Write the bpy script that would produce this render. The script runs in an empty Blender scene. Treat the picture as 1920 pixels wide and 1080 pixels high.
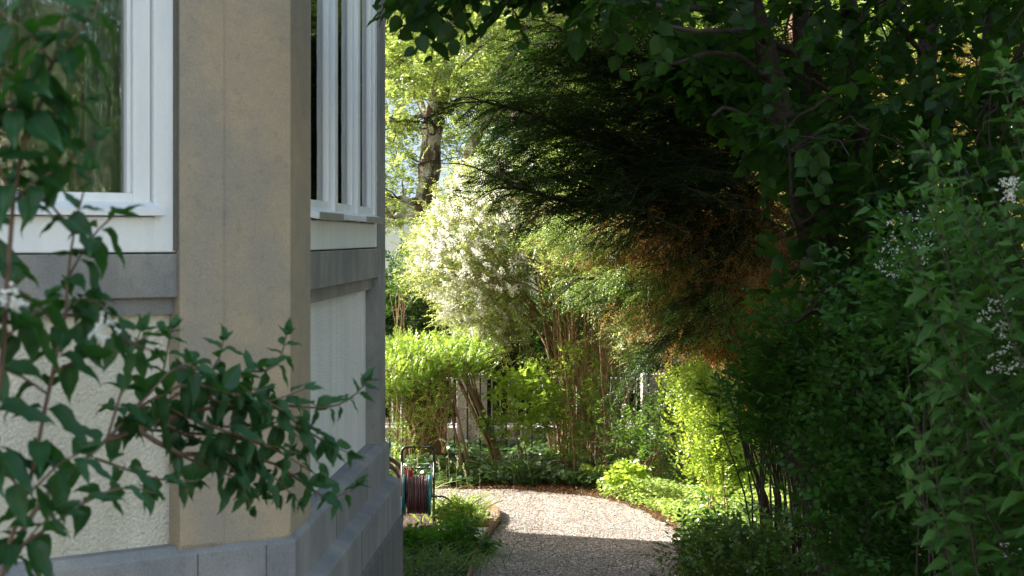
import bpy, math
import numpy as np
from math import radians, sin, cos, pi, sqrt

# ------------------------------------------------------------------ camera, sky, sun, exposure
SC = bpy.context.scene
COL = SC.collection
F = 3200.0; HZ = 445.0; EYE = 3.0          # focal length in photo pixels, horizon row, eye height
SUN_AZ = (-0.95, 0.34); SUN_EL = radians(34)
EXPOSURE = 2.1; SKY = 0.15; SUNW = 5.0

cd = bpy.data.cameras.new('camera'); cam = bpy.data.objects.new('camera', cd); COL.objects.link(cam)
cam.location = (0, 0, EYE); cam.rotation_euler = (pi/2, 0, 0)
cd.sensor_width = 36; cd.lens = F/1920*36; cd.shift_y = -(540-HZ)/1920
cd.clip_start = 0.05; cd.clip_end = 600
cd.dof.use_dof = True; cd.dof.focus_distance = 17.5; cd.dof.aperture_fstop = 7.5
SC.camera = cam
SC.render.resolution_x = 1024; SC.render.resolution_y = 576

w = bpy.data.worlds.new('World'); SC.world = w; w.use_nodes = True
wn = w.node_tree; wn.nodes.clear()
sky = wn.nodes.new('ShaderNodeTexSky'); sky.sky_type = 'NISHITA'; sky.sun_disc = False
sky.sun_elevation = SUN_EL; sky.sun_rotation = math.atan2(SUN_AZ[0], SUN_AZ[1])
sky.air_density = 1.2; sky.dust_density = 2.5; sky.ozone_density = 1.0
bg = wn.nodes.new('ShaderNodeBackground'); bg.inputs[1].default_value = SKY
wo = wn.nodes.new('ShaderNodeOutputWorld')
tint = wn.nodes.new('ShaderNodeMix'); tint.data_type = 'RGBA'; tint.blend_type = 'MULTIPLY'; tint.inputs[0].default_value = 1
tint.inputs[7].default_value = (1.13, 1.0, .87, 1)     # white balance of the daylight
wn.links.new(sky.outputs[0], tint.inputs[6]); wn.links.new(tint.outputs[2], bg.inputs[0]); wn.links.new(bg.outputs[0], wo.inputs[0])

ld = bpy.data.lights.new('sun', 'SUN'); sun = bpy.data.objects.new('sun', ld); COL.objects.link(sun)
ld.energy = SUNW; ld.angle = radians(0.55); ld.color = (1.0, 0.95, 0.86)
import mathutils
_h = math.hypot(*SUN_AZ)
SUND = mathutils.Vector((SUN_AZ[0]/_h*cos(SUN_EL), SUN_AZ[1]/_h*cos(SUN_EL), sin(SUN_EL)))
sun.rotation_euler = SUND.to_track_quat('Z', 'Y').to_euler()
sun.location = (-10, 10, 20)

SC.view_settings.view_transform = 'Standard'; SC.view_settings.look = 'None'
SC.view_settings.exposure = EXPOSURE; SC.view_settings.gamma = 1; SC.view_settings.use_curve_mapping = False
SC.render.engine = 'CYCLES'
SC.cycles.max_bounces = 8; SC.cycles.diffuse_bounces = 4; SC.cycles.transmission_bounces = 6
SC.cycles.transparent_max_bounces = 8; SC.cycles.use_denoising = True
SC.cycles.sample_clamp_indirect = 4.0

# ------------------------------------------------------------------ placing helpers
def at(px, py, Y):
    return np.array([(px-960)/F*Y, Y, EYE-(py-HZ)/F*Y])
def gp(px, py, z=0.0):
    Y = (EYE-z)*F/(py-HZ)
    return np.array([(px-960)/F*Y, Y, z])
def path3(pts, Y):
    """photo polyline to 3D: pts (px,py[,Y])"""
    return np.array([at(p[0], p[1], p[2] if len(p) > 2 else Y) for p in pts])
def nrm(v):
    return v/np.maximum(np.linalg.norm(v, axis=-1, keepdims=True), 1e-9)

# ------------------------------------------------------------------ objects, labels
def empty(name, label, cat, loc=(0, 0, 0), group=None):
    o = bpy.data.objects.new(name, None); COL.objects.link(o); o.location = tuple(loc)
    o.empty_display_size = 0.2
    o['label'] = label; o['category'] = cat
    if group: o['group'] = group
    return o
def tag(o, label, cat, group=None):
    o['label'] = label; o['category'] = cat
    if group: o['group'] = group
    return o
def link(name, me, mat, parent=None, label=None):
    o = bpy.data.objects.new(name, me); COL.objects.link(o)
    if mat is not None:
        for m in (mat if isinstance(mat, (list, tuple)) else [mat]): me.materials.append(m)
    if parent is not None:
        o.parent = parent
        o.matrix_parent_inverse = mathutils.Matrix.Translation(-parent.location) if parent.parent is None else mathutils.Matrix.Identity(4)
    if label: o['label'] = label
    return o
def struct(o): o['kind'] = 'structure'; return o
def stuff(o): o['kind'] = 'stuff'; return o

def np_mesh(name, V, faces, smooth=False, var=None):
    """V (N,3); faces list of (idx array (M,k))"""
    me = bpy.data.meshes.new(name)
    V = np.asarray(V, np.float32)
    me.vertices.add(len(V)); me.vertices.foreach_set('co', V.ravel())
    faces = [np.asarray(f, np.int32) for f in faces if len(f)]
    li = np.concatenate([f.ravel() for f in faces])
    cnt = np.concatenate([np.full(len(f), f.shape[1], np.int32) for f in faces])
    st = np.concatenate([[0], np.cumsum(cnt)[:-1]]).astype(np.int32)
    me.loops.add(len(li)); me.loops.foreach_set('vertex_index', li)
    me.polygons.add(len(cnt)); me.polygons.foreach_set('loop_start', st)
    try: me.polygons.foreach_set('loop_total', cnt)
    except Exception: pass
    if var is not None:
        a = me.attributes.new('var', 'FLOAT', 'POINT'); a.data.foreach_set('value', np.asarray(var, np.float32))
    me.update(calc_edges=True)
    if smooth: me.polygons.foreach_set('use_smooth', np.ones(len(cnt), bool))
    return me

class MB:
    """mesh builder for boxes, prisms, tubes in one part"""
    def __init__(s): s.V = []; s.F = []; s.n = 0
    def add(s, V, faces):
        V = np.asarray(V, float); s.V.append(V)
        for f in faces: s.F.append([i+s.n for i in f])
        s.n += len(V)
    def box(s, x0, x1, y0, y1, z0, z1):
        V = [(x, y, z) for z in (z0, z1) for x, y in ((x0, y0), (x1, y0), (x1, y1), (x0, y1))]
        s.add(V, [(0, 3, 2, 1), (4, 5, 6, 7), (0, 1, 5, 4), (1, 2, 6, 5), (2, 3, 7, 6), (3, 0, 4, 7)])
    def obox(s, o, u, n, a0, a1, b0, b1, z0, z1):
        """box in wall space: a along u, b along outward normal n"""
        V = []
        for z in (z0, z1):
            for a, b in ((a0, b0), (a1, b0), (a1, b1), (a0, b1)):
                V.append((o[0]+u[0]*a+n[0]*b, o[1]+u[1]*a+n[1]*b, z))
        s.add(V, [(0, 3, 2, 1), (4, 5, 6, 7), (0, 1, 5, 4), (1, 2, 6, 5), (2, 3, 7, 6), (3, 0, 4, 7)])
    def prism(s, poly, z0, z1):
        n = len(poly)
        V = [(p[0], p[1], z0) for p in poly]+[(p[0], p[1], z1) for p in poly]
        s.add(V, [tuple(range(n-1, -1, -1)), tuple(range(n, 2*n))]+[(i, (i+1) % n, n+(i+1) % n, n+i) for i in range(n)])
    def tube(s, pts, r, sides=8, caps=True):
        P = np.asarray(pts, float); k = len(P)
        R = np.full(k, r) if np.isscalar(r) else np.asarray(r)
        V, f = tube_verts(P[None], R[None], sides)
        s.V.append(V); [s.F.append([int(i)+s.n for i in q]) for q in f]
        if caps:
            s.F.append([s.n+i for i in range(sides-1, -1, -1)]); s.F.append([s.n+(k-1)*sides+i for i in range(sides)])
        s.n += len(V)
    def mesh(s, name, bevel=0, smooth=False):
        me = bpy.data.meshes.new(name); me.from_pydata([tuple(v) for v in np.concatenate(s.V)], [], s.F); me.update()
        import bmesh
        bm = bmesh.new(); bm.from_mesh(me)
        bmesh.ops.recalc_face_normals(bm, faces=bm.faces)
        if bevel: bmesh.ops.bevel(bm, geom=[e for e in bm.edges if len(e.link_faces) == 2 and e.calc_face_angle(0) > 0.5], offset=bevel, segments=2, affect='EDGES', profile=0.6)
        bm.to_mesh(me); bm.free()
        if smooth: me.polygons.foreach_set('use_smooth', [True]*len(me.polygons))
        return me
    def build(s, name, mat, parent=None, bevel=0, smooth=False, label=None):
        return link(name, s.mesh(name, bevel, smooth), mat, parent, label)

def tube_verts(P, R, sides):
    """P (M,k,3), R (M,k) -> verts, quads"""
    M, k, _ = P.shape
    T = np.gradient(P, axis=1); T = nrm(T)
    ref = np.where(np.abs(T[..., 2:3]) > 0.9, np.array([1., 0, 0]), np.array([0, 0, 1.]))
    ref = np.broadcast_to(ref[:, :1], T.shape)
    A = nrm(np.cross(T, ref)); B = np.cross(T, A)
    ang = np.arange(sides)*2*pi/sides
    V = P[:, :, None]+R[:, :, None, None]*(A[:, :, None]*np.cos(ang)[:, None]+B[:, :, None]*np.sin(ang)[:, None])
    V = V.reshape(-1, 3)
    i = np.arange(k-1)[:, None]*sides+np.arange(sides)[None]
    j = np.arange(k-1)[:, None]*sides+(np.arange(sides)[None]+1) % sides
    q = np.stack([i, j, j+sides, i+sides], -1).reshape(-1, 4)
    q = (q[None]+(np.arange(M)*k*sides)[:, None, None]).reshape(-1, 4)
    return V, q

def resample(p, k):
    p = np.asarray(p, float)
    # smooth with Catmull-Rom
    q = np.vstack([2*p[0]-p[1], p, 2*p[-1]-p[-2]])
    out = []
    n = len(p)-1
    for t in np.linspace(0, n, k):
        i = min(int(t), n-1); f = t-i
        a, b, c, d = q[i], q[i+1], q[i+2], q[i+3]
        out.append(0.5*((2*b)+(-a+c)*f+(2*a-5*b+4*c-d)*f*f+(-a+3*b-3*c+d)*f**3))
    return np.array(out)

class Wood:
    """collects tapered tubes, one mesh"""
    def __init__(s): s.V = []; s.Q = []; s.n = 0; s.nodes = []
    def limb(s, pts, r0, r1, sides=7, k=14, wob=0.0, rng=None, node=True):
        P = resample(pts, k)
        if wob and rng is not None:
            nz = rng.normal(0, wob, (k, 3)); nz = (nz+np.roll(nz, 1, 0))/2; nz[0] = 0; P = P+nz
        R = np.linspace(r0, r1, k)
        if rng is not None: R = R*rng.uniform(.9, 1.12, k)
        V, q = tube_verts(P[None], R[None], sides)
        s.V.append(V); s.Q.append(q+s.n); s.n += len(V)
        if node: s.nodes.append(P)
        return P
    def batch(s, P, R, sides=4):
        V, q = tube_verts(P, R, sides); s.V.append(V); s.Q.append(q+s.n); s.n += len(V)
    def connect(s, tips, r0, r1, rng, sag=0.1, k=6, sides=4):
        """thin branches from the nearest limb node to each tip"""
        N = np.concatenate(s.nodes)
        tips = np.asarray(tips)
        near = np.empty(len(tips), int)
        for i in range(0, len(tips), 500):
            d = np.linalg.norm(tips[i:i+500, None]-N[None], axis=-1); near[i:i+500] = d.argmin(1)
        A = N[near]; t = np.linspace(0, 1, k)[None, :, None]
        L = np.linalg.norm(tips-A, axis=1)[:, None, None]
        mid = rng.normal(0, 0.06, (len(tips), k, 3))*L*np.sin(t*pi)
        P = A[:, None]*(1-t)+tips[:, None]*t+mid
        P[..., 2] += (sag*L*np.sin(t*pi))[..., 0]
        R = np.linspace(r0, r1, k)[None]*np.ones((len(tips), 1))
        s.batch(P, R, sides)
    def build(s, name, mat, parent=None, label=None):
        me = np_mesh(name, np.concatenate(s.V), [np.concatenate(s.Q)], smooth=True)
        return link(name, me, mat, parent, label)

# leaf templates: verts (u along, v across, h up), faces
TPL = {
 'tri': (np.array([(0, 0, 0), (.45, .5, .10), (1, 0, -.05), (.45, -.5, .10)]), [[(0, 1, 2), (0, 2, 3)]]),
 'oval': (np.array([(0, 0, 0), (.28, .42, .08), (.7, .36, .06), (1, 0, -.1), (.7, -.36, .06), (.28, -.42, .08), (.5, 0, .02)]),
          [[(0, 6, 1), (3, 2, 6), (0, 5, 6), (3, 6, 4)], [(1, 6, 2), (5, 4, 6)]]),
 'needle': (np.array([(0, .5, 0), (0, -.5, 0), (1, 0, 0.02)]), [[(0, 1, 2)]]),
 'blade': (np.array([(0, .5, 0), (0, -.5, 0), (.5, -.45, .06), (.5, .45, .06), (1, 0, -.12)]), [[(3, 2, 4)], [(0, 1, 2, 3)]]),
}
TPL['oval'] = (TPL['oval'][0], [[(0, 6, 1), (1, 6, 2), (2, 6, 3), (0, 5, 6), (5, 4, 6), (4, 3, 6)]])
def _round():
    # heart shaped linden / hazel leaf, toothed outline, folded on the midrib, drooping tip
    out = [(.02, 0), (-.06, .18), (.02, .36), (.16, .47), (.30, .46), (.36, .50), (.50, .44), (.55, .46), (.68, .34), (.73, .33), (.84, .17), (1.04, 0)]
    V = [(u, v, .10*abs(v)*2-.18*u*u) for u, v in out]
    n = len(out)
    V += [(u, -v, .10*abs(v)*2-.18*u*u) for u, v in out[1:-1]]
    m = len(V); V.append((.30, 0, -.03)); V.append((.62, 0, -.07))
    up = list(range(n)); dn = [0]+list(range(n, n+n-2))+[n-1]
    F3 = []
    for ring, flip in ((up, False), (dn, True)):
        for a, b in zip(ring[:-1], ring[1:]):
            mid = (V[a][0]+V[b][0])/2
            c = m if mid < .46 else m+1
            F3.append((a, b, c) if flip else (b, a, c))
        F3.append((m, m+1, [r for r in ring if V[r][0] >= .46][0]) if not flip else (m+1, m, [r for r in ring if V[r][0] >= .46][0]))
    return np.array(V), [F3]
TPL['round'] = _round()
def _hero(nu=9, curl=.35):
    # ovate leaf with a drawn out tip, arched along its length, cupped across
    V = []; Fq = []
    for i in range(nu):
        u = i/(nu-1)
        wd = .5*(sin(pi*min(1, u**.72))**.85)*(1-.25*u)*(1.12) if 0 < u < 1 else 0.012
        if u > .8: wd *= (1-(u-.8)*2.2)
        wd = max(wd, .012)
        h = -curl*u*u+.05*sin(u*9)
        for v in (-1, -.5, 0, .5, 1):
            V.append((u*(1-.12*curl*u), wd*v, h+.22*abs(v)*wd+.02*sin(u*22)*abs(v)))
    for i in range(nu-1):
        for j in range(4):
            a = i*5+j; Fq.append((a, a+1, a+6, a+5))
    return np.array(V), [Fq]
TPL['hero'] = _hero()
TPL['mid'] = _hero(5, .3)

def leaf_mesh(name, pos, d, nor, ln, wd, tpl, rng, var=None):
    T, fs = TPL[tpl]; K = len(pos)
    d = nrm(d); side = nrm(np.cross(nor, d)); nn = np.cross(d, side)
    ln = np.broadcast_to(ln, (K,)); wd = np.broadcast_to(wd, (K,))
    V = (pos[:, None]+d[:, None]*(T[:, 0]*ln[:, None])[..., None]+side[:, None]*(T[:, 1]*wd[:, None])[..., None]
         + nn[:, None]*(T[:, 2]*ln[:, None])[..., None]).reshape(-1, 3)
    nv = len(T)
    F_ = [(np.array(f)[None]+(np.arange(K)*nv)[:, None, None]).reshape(-1, len(f[0])) for f in fs]
    if var is None: var = rng.random(K)
    var = np.repeat(var, nv)
    me = np_mesh(name, V, F_, smooth=tpl in ('hero', 'mid', 'round'), var=var)
    if tpl in ('hero', 'mid', 'round'):
        for nm, c in (('leaf_u', 0), ('leaf_v', 1)):
            a_ = me.attributes.new(nm, 'FLOAT', 'POINT'); a_.data.foreach_set('value', np.tile(T[:, c], K).astype(np.float32))
    return me

def sprays(P, D, L, n, leaf, rng, ang=55, droop=0.15, mode='alt', vary=.25, up=1.0):
    """leaves along twigs. returns pos, dir, normal, size, t, twigpoints"""
    M = len(P); D = nrm(D); L = np.broadcast_to(L, (M,)).astype(float)
    Zt = np.array([0, 0, 1.])+rng.normal(0, .35, (M, 3))
    S = nrm(np.cross(D, Zt)); N = np.cross(S, D)
    t = (np.arange(n)+.6)/n
    tt = np.broadcast_to(t, (M, n))
    pos = P[:, None]+D[:, None]*(L[:, None]*tt)[..., None]
    pos[..., 2] -= droop*L[:, None]*tt**2
    a = np.radians(ang+rng.normal(0, 10, (M, n)))
    if mode == 'alt': sg = np.where(np.arange(n) % 2 == 0, 1, -1)*np.ones((M, 1)); SS = S[:, None]*sg[..., None]; NN = np.broadcast_to(N[:, None], SS.shape)
    elif mode == 'pair':
        # decussate opposite pairs
        k = np.arange(n)//2; t2 = (k+.8)/max(1, (n//2)); tt = np.broadcast_to(t2, (M, n))
        pos = P[:, None]+D[:, None]*(L[:, None]*tt)[..., None]; pos[..., 2] -= droop*L[:, None]*tt**2
        sg = np.where(np.arange(n) % 2 == 0, 1, -1); ph = (k % 2)*pi/2*.8
        SS = S[:, None]*(sg*np.cos(ph))[None, :, None]+N[:, None]*(sg*np.sin(ph))[None, :, None]; NN = np.broadcast_to(N[:, None], SS.shape)
    else:
        ph = np.arange(n)*2.4+rng.uniform(0, 6.28, (M, 1))
        SS = S[:, None]*np.cos(ph)[..., None]+N[:, None]*np.sin(ph)[..., None]; NN = np.broadcast_to(N[:, None], SS.shape)
    tipf = (tt > .93)[..., None]
    dirs = D[:, None]*np.cos(a)[..., None]+SS*np.sin(a)[..., None]
    dirs = np.where(tipf & (mode != 'pair'), D[:, None]+0*dirs, dirs)+rng.normal(0, .12, dirs.shape)
    dirs[..., 2] -= droop*1.2
    nor = NN*up+rng.normal(0, .35, dirs.shape)+np.array([0, 0, .5])*up
    sz = leaf*(1+rng.normal(0, vary, (M, n))).clip(.45, 1.6)*(1-.35*tt**3)
    tw = P[:, None]+D[:, None]*(L[:, None]*np.linspace(0, 1, 4))[..., None]; tw[..., 2] -= droop*L[:, None]*np.linspace(0, 1, 4)**2
    return pos.reshape(-1, 3), nrm(dirs).reshape(-1, 3), nrm(nor).reshape(-1, 3), sz.reshape(-1), tt.reshape(-1), tw

def inpoly(poly, X, Y):
    poly = np.asarray(poly, float); r = np.zeros(X.shape, bool); j = len(poly)-1
    for i in range(len(poly)):
        xi, yi = poly[i]; xj, yj = poly[j]
        c = ((yi > Y) != (yj > Y)) & (X < (xj-xi)*(Y-yi)/(yj-yi+1e-12)+xi); r ^= c; j = i
    return r
def edge_dist(poly, X, Y):
    poly = np.asarray(poly, float); d = np.full(X.shape, 1e9)
    for i in range(len(poly)):
        a = poly[i]; b = poly[(i+1) % len(poly)]; ab = b-a
        t = (((X-a[0])*ab[0]+(Y-a[1])*ab[1])/(ab@ab+1e-9)).clip(0, 1)
        d = np.minimum(d, np.hypot(X-a[0]-t*ab[0], Y-a[1]-t*ab[1]))
    return d
def fill(poly, n, Y, T, rng, edge=90):
    """points of a rounded volume whose outline, seen from the path, is poly (photo px); real depth Y +- T"""
    poly = np.asarray(poly, float); lo = poly.min(0); hi = poly.max(0); out = []; m = 0
    while m < n:
        X = rng.uniform(lo[0], hi[0], n*2); Z = rng.uniform(lo[1], hi[1], n*2)
        k = inpoly(poly, X, Z); X = X[k]; Z = Z[k]
        e = np.sqrt((edge_dist(poly, X, Z)/edge).clip(.03, 1))
        dep = Y+T*rng.uniform(-1, 1, len(X))*e
        out.append(np.stack([(X-960)/F*dep, dep, EYE-(Z-HZ)/F*dep], -1)); m += len(X)
    return np.concatenate(out)[:n]
def clumps(poly, nc, per, sig, Y, T, rng, edge=90, flat=.7):
    C = fill(poly, nc, Y, T, rng, edge)
    P = np.repeat(C, per, 0)+rng.normal(0, 1, (nc*per, 3))*np.array([sig, sig, sig*flat])
    P[:, 2] = np.maximum(P[:, 2], .05)
    return P, C

# ------------------------------------------------------------------ materials
def mat(name):
    m = bpy.data.materials.new(name); m.use_nodes = True; nt = m.node_tree; nt.nodes.clear()
    o = nt.nodes.new('ShaderNodeOutputMaterial')
    return m, nt, o
def node(nt, t, **kw):
    n = nt.nodes.new(t)
    for k, v in kw.items():
        if k.startswith('i_'):
            key = k[2:]; key = int(key) if key.isdigit() else key
            n.inputs[key].default_value = v
        else: setattr(n, k, v)
    return n
def c4(c): return (c[0], c[1], c[2], 1)
def leaf_mat(name, dark, light, trans, tr=.45, gloss=.05, rough=.4, vein=False):
    m, nt, o = mat(name); L = nt.links.new
    at_ = node(nt, 'ShaderNodeAttribute', attribute_name='var')
    mix = node(nt, 'ShaderNodeMix', data_type='RGBA'); mix.inputs[6].default_value = c4(dark); mix.inputs[7].default_value = c4(light)
    L(at_.outputs['Fac'], mix.inputs[0])
    mt = node(nt, 'ShaderNodeMix', data_type='RGBA'); mt.inputs[6].default_value = c4([x*.7 for x in trans]); mt.inputs[7].default_value = c4([x*1.15 for x in trans])
    L(at_.outputs['Fac'], mt.inputs[0])
    cd_, ct_ = mix.outputs[2], mt.outputs[2]
    if vein:
        au = node(nt, 'ShaderNodeAttribute', attribute_name='leaf_u'); av = node(nt, 'ShaderNodeAttribute', attribute_name='leaf_v')
        ab = node(nt, 'ShaderNodeMath', operation='ABSOLUTE'); L(av.outputs['Fac'], ab.inputs[0])
        mr_ = node(nt, 'ShaderNodeMapRange'); mr_.inputs[1].default_value = .012; mr_.inputs[2].default_value = .035; mr_.inputs[3].default_value = 1; mr_.inputs[4].default_value = 0; L(ab.outputs[0], mr_.inputs[0])
        su = node(nt, 'ShaderNodeMath', operation='MULTIPLY_ADD'); L(ab.outputs[0], su.inputs[0]); su.inputs[1].default_value = -.9; L(au.outputs['Fac'], su.inputs[2])
        sc_ = node(nt, 'ShaderNodeMath', operation='MULTIPLY'); L(su.outputs[0], sc_.inputs[0]); sc_.inputs[1].default_value = 7.5
        fr_ = node(nt, 'ShaderNodeMath', operation='PINGPONG'); L(sc_.outputs[0], fr_.inputs[0]); fr_.inputs[1].default_value = .5
        m2_ = node(nt, 'ShaderNodeMapRange'); m2_.inputs[1].default_value = .03; m2_.inputs[2].default_value = .10; m2_.inputs[3].default_value = .55; m2_.inputs[4].default_value = 0; L(fr_.outputs[0], m2_.inputs[0])
        mx_ = node(nt, 'ShaderNodeMath', operation='MAXIMUM'); L(mr_.outputs[0], mx_.inputs[0]); L(m2_.outputs[0], mx_.inputs[1])
        tcn = node(nt, 'ShaderNodeTexCoord'); nz = node(nt, 'ShaderNodeTexNoise'); nz.inputs['Scale'].default_value = 55; nz.inputs['Detail'].default_value = 4; L(tcn.outputs['Object'], nz.inputs['Vector'])
        mz = node(nt, 'ShaderNodeMapRange'); mz.inputs[1].default_value = .66; mz.inputs[2].default_value = .72; mz.inputs[4].default_value = .8; L(nz.outputs[0], mz.inputs[0])
        outs = []
        for src, col, br in ((cd_, [min(1, x*1.55+.012) for x in light], (.16, .11, .03)), (ct_, [x*.45 for x in trans], (.10, .05, .01))):
            q = node(nt, 'ShaderNodeMix', data_type='RGBA'); L(mx_.outputs[0], q.inputs[0]); L(src, q.inputs[6]); q.inputs[7].default_value = c4(col)
            q2 = node(nt, 'ShaderNodeMix', data_type='RGBA'); L(mz.outputs[0], q2.inputs[0]); L(q.outputs[2], q2.inputs[6]); q2.inputs[7].default_value = c4(br); outs.append(q2.outputs[2])
        cd_, ct_ = outs
    d = node(nt, 'ShaderNodeBsdfDiffuse'); L(cd_, d.inputs[0])
    t = node(nt, 'ShaderNodeBsdfTranslucent'); L(ct_, t.inputs[0])
    s1 = node(nt, 'ShaderNodeMixShader', i_0=tr); L(d.outputs[0], s1.inputs[1]); L(t.outputs[0], s1.inputs[2])
    g = node(nt, 'ShaderNodeBsdfGlossy'); g.inputs['Roughness'].default_value = rough; g.inputs[0].default_value = (1, 1, 1, 1)
    s2 = node(nt, 'ShaderNodeMixShader', i_0=gloss); L(s1.outputs[0], s2.inputs[1]); L(g.outputs[0], s2.inputs[2])
    L(s2.outputs[0], o.inputs[0]); return m
def noise_mat(name, cols, scale=8, detail=6, rough=.85, bump=.3, bscale=60, stretch=(1, 1, 1), bdist=.01, spec=.3, metallic=0, extra=None):
    """cols: list of (pos, color) driven by object-space noise"""
    m, nt, o = mat(name); L = nt.links.new
    tc = node(nt, 'ShaderNodeTexCoord'); mp = node(nt, 'ShaderNodeMapping'); mp.inputs['Scale'].default_value = stretch
    L(tc.outputs['Object'], mp.inputs[0])
    n1 = node(nt, 'ShaderNodeTexNoise'); n1.inputs['Scale'].default_value = scale; n1.inputs['Detail'].default_value = detail; n1.inputs['Roughness'].default_value = .6
    L(mp.outputs[0], n1.inputs['Vector'])
    r = node(nt, 'ShaderNodeValToRGB'); e = r.color_ramp.elements
    e[0].position = cols[0][0]; e[0].color = c4(cols[0][1]); e[1].position = cols[-1][0]; e[1].color = c4(cols[-1][1])
    for p, c in cols[1:-1]: q = e.new(p); q.color = c4(c)
    L(n1.outputs[0], r.inputs[0])
    p = node(nt, 'ShaderNodeBsdfPrincipled'); p.inputs['Roughness'].default_value = rough; p.inputs['Metallic'].default_value = metallic
    p.inputs['Specular IOR Level'].default_value = spec
    col = r.outputs[0]
    if extra: col = extra(nt, L, tc, col)
    L(col, p.inputs['Base Color'])
    if bump:
        n2 = node(nt, 'ShaderNodeTexNoise'); n2.inputs['Scale'].default_value = bscale; n2.inputs['Detail'].default_value = 5
        L(tc.outputs['Object'], n2.inputs['Vector'])
        b = node(nt, 'ShaderNodeBump'); b.inputs['Strength'].default_value = bump; b.inputs['Distance'].default_value = bdist
        L(n2.outputs[0], b.inputs['Height']); L(b.outputs[0], p.inputs['Normal'])
    L(p.outputs[0], o.inputs[0]); return m
def plain(name, c, rough=.5, metallic=0, spec=.5, vary=.12, scale=20, bump=.1, bscale=90):
    a = [x*(1-vary) for x in c]; b = [min(1, x*(1+vary)) for x in c]
    return noise_mat(name, [(.3, a), (.7, b)], scale=scale, rough=rough, bump=bump, bscale=bscale, bdist=.002, spec=spec, metallic=metallic)

def stain_extra(cgrey, amt, s1=(6, 6, .5), lo=.45, hi=.62, fine=250, finev=.25, spots=.35):
    def f(nt, L, tc, col):
        mp = node(nt, 'ShaderNodeMapping'); mp.inputs['Scale'].default_value = s1; L(tc.outputs['Object'], mp.inputs[0])
        n = node(nt, 'ShaderNodeTexNoise'); n.inputs['Scale'].default_value = 1.6; n.inputs['Detail'].default_value = 7; L(mp.outputs[0], n.inputs['Vector'])
        r = node(nt, 'ShaderNodeMapRange'); r.inputs[1].default_value = lo; r.inputs[2].default_value = hi; r.inputs[4].default_value = amt; L(n.outputs[0], r.inputs[0])
        mx = node(nt, 'ShaderNodeMix', data_type='RGBA'); mx.inputs[7].default_value = c4(cgrey); L(r.outputs[0], mx.inputs[0]); L(col, mx.inputs[6])
        n3 = node(nt, 'ShaderNodeTexNoise'); n3.inputs['Scale'].default_value = fine; n3.inputs['Detail'].default_value = 3; L(tc.outputs['Object'], n3.inputs['Vector'])
        r3 = node(nt, 'ShaderNodeMapRange'); r3.inputs[1].default_value = .3; r3.inputs[2].default_value = .7; r3.inputs[3].default_value = 1-finev; r3.inputs[4].default_value = 1+finev; L(n3.outputs[0], r3.inputs[0])
        hs = node(nt, 'ShaderNodeHueSaturation'); L(r3.outputs[0], hs.inputs['Value']); L(mx.outputs[2], hs.inputs['Color'])
        n4 = node(nt, 'ShaderNodeTexNoise'); n4.inputs['Scale'].default_value = 22; n4.inputs['Detail'].default_value = 8; n4.inputs['Roughness'].default_value = .7; L(tc.outputs['Object'], n4.inputs['Vector'])
        r4 = node(nt, 'ShaderNodeMapRange'); r4.inputs[1].default_value = .56; r4.inputs[2].default_value = .68; r4.inputs[3].default_value = 0; r4.inputs[4].default_value = spots; L(n4.outputs[0], r4.inputs[0])
        m4 = node(nt, 'ShaderNodeMix', data_type='RGBA'); m4.inputs[7].default_value = c4([x*.62 for x in cgrey]); L(r4.outputs[0], m4.inputs[0]); L(hs.outputs[0], m4.inputs[6])
        return m4.outputs[2]
    return f
M = {}
M['sandstone'] = noise_mat('sandstone', [(.3, (.325, .270, .200)), (.5, (.375, .305, .215)), (.7, (.42, .33, .215))], scale=4.5, stretch=(1, 1, 2.2), detail=9, bump=.7, bscale=110, bdist=.005, extra=stain_extra((.275, .255, .22), .7, s1=(2.2, 2.2, 1.0), lo=.47, hi=.66, finev=.16, fine=190))
M['greystone'] = noise_mat('greystone', [(.3, (.19, .18, .165)), (.55, (.27, .26, .235)), (.75, (.33, .30, .25))], scale=3.5, stretch=(1.2, 1.2, .8), bump=.35, bscale=150, bdist=.004, extra=stain_extra((.17, .175, .18), .7, s1=(2.5, 2.5, 1.2)))
M['plinthstone'] = noise_mat('plinthstone', [(.3, (.20, .205, .21)), (.55, (.265, .265, .265)), (.75, (.34, .325, .29))], scale=3, stretch=(1.2, 1.2, .8), bump=.4, bscale=70, bdist=.004, extra=stain_extra((.17, .18, .195), .6, s1=(2.5, 2.5, 1.0)))
M['roughstone'] = noise_mat('roughstone', [(.3, (.10, .105, .115)), (.7, (.19, .19, .19))], scale=4, stretch=(2, 2, .5), bump=.9, bscale=45, bdist=.02, extra=stain_extra((.10, .11, .12), .6))
M['roughcast'] = noise_mat('roughcast', [(.3, (.55, .51, .40)), (.7, (.66, .62, .51))], scale=2, bump=1.0, bscale=75, bdist=.015, extra=stain_extra((.44, .42, .34), .45, fine=120, finev=.10))
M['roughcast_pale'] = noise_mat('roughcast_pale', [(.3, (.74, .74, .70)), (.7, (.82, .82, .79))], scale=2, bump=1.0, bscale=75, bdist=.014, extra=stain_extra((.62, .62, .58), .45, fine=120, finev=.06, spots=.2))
M['whitepaint'] = noise_mat('whitepaint', [(.3, (.70, .72, .72)), (.7, (.80, .80, .79))], scale=3, stretch=(3, 3, .6), rough=.42, bump=.06, bscale=60, spec=.5, extra=stain_extra((.60, .62, .62), .25, fine=80, finev=.02, spots=.06))
M['dripmetal'] = plain('dripmetal', (.33, .34, .34), rough=.38, metallic=.6)
M['curtain'] = plain('curtain', (.42, .50, .48), rough=.9)
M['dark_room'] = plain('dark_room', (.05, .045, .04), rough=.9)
M['housewall'] = plain('housewall', (.60, .56, .47), rough=.9)
M['rooftile'] = plain('rooftile', (.20, .09, .06), rough=.8)
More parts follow.
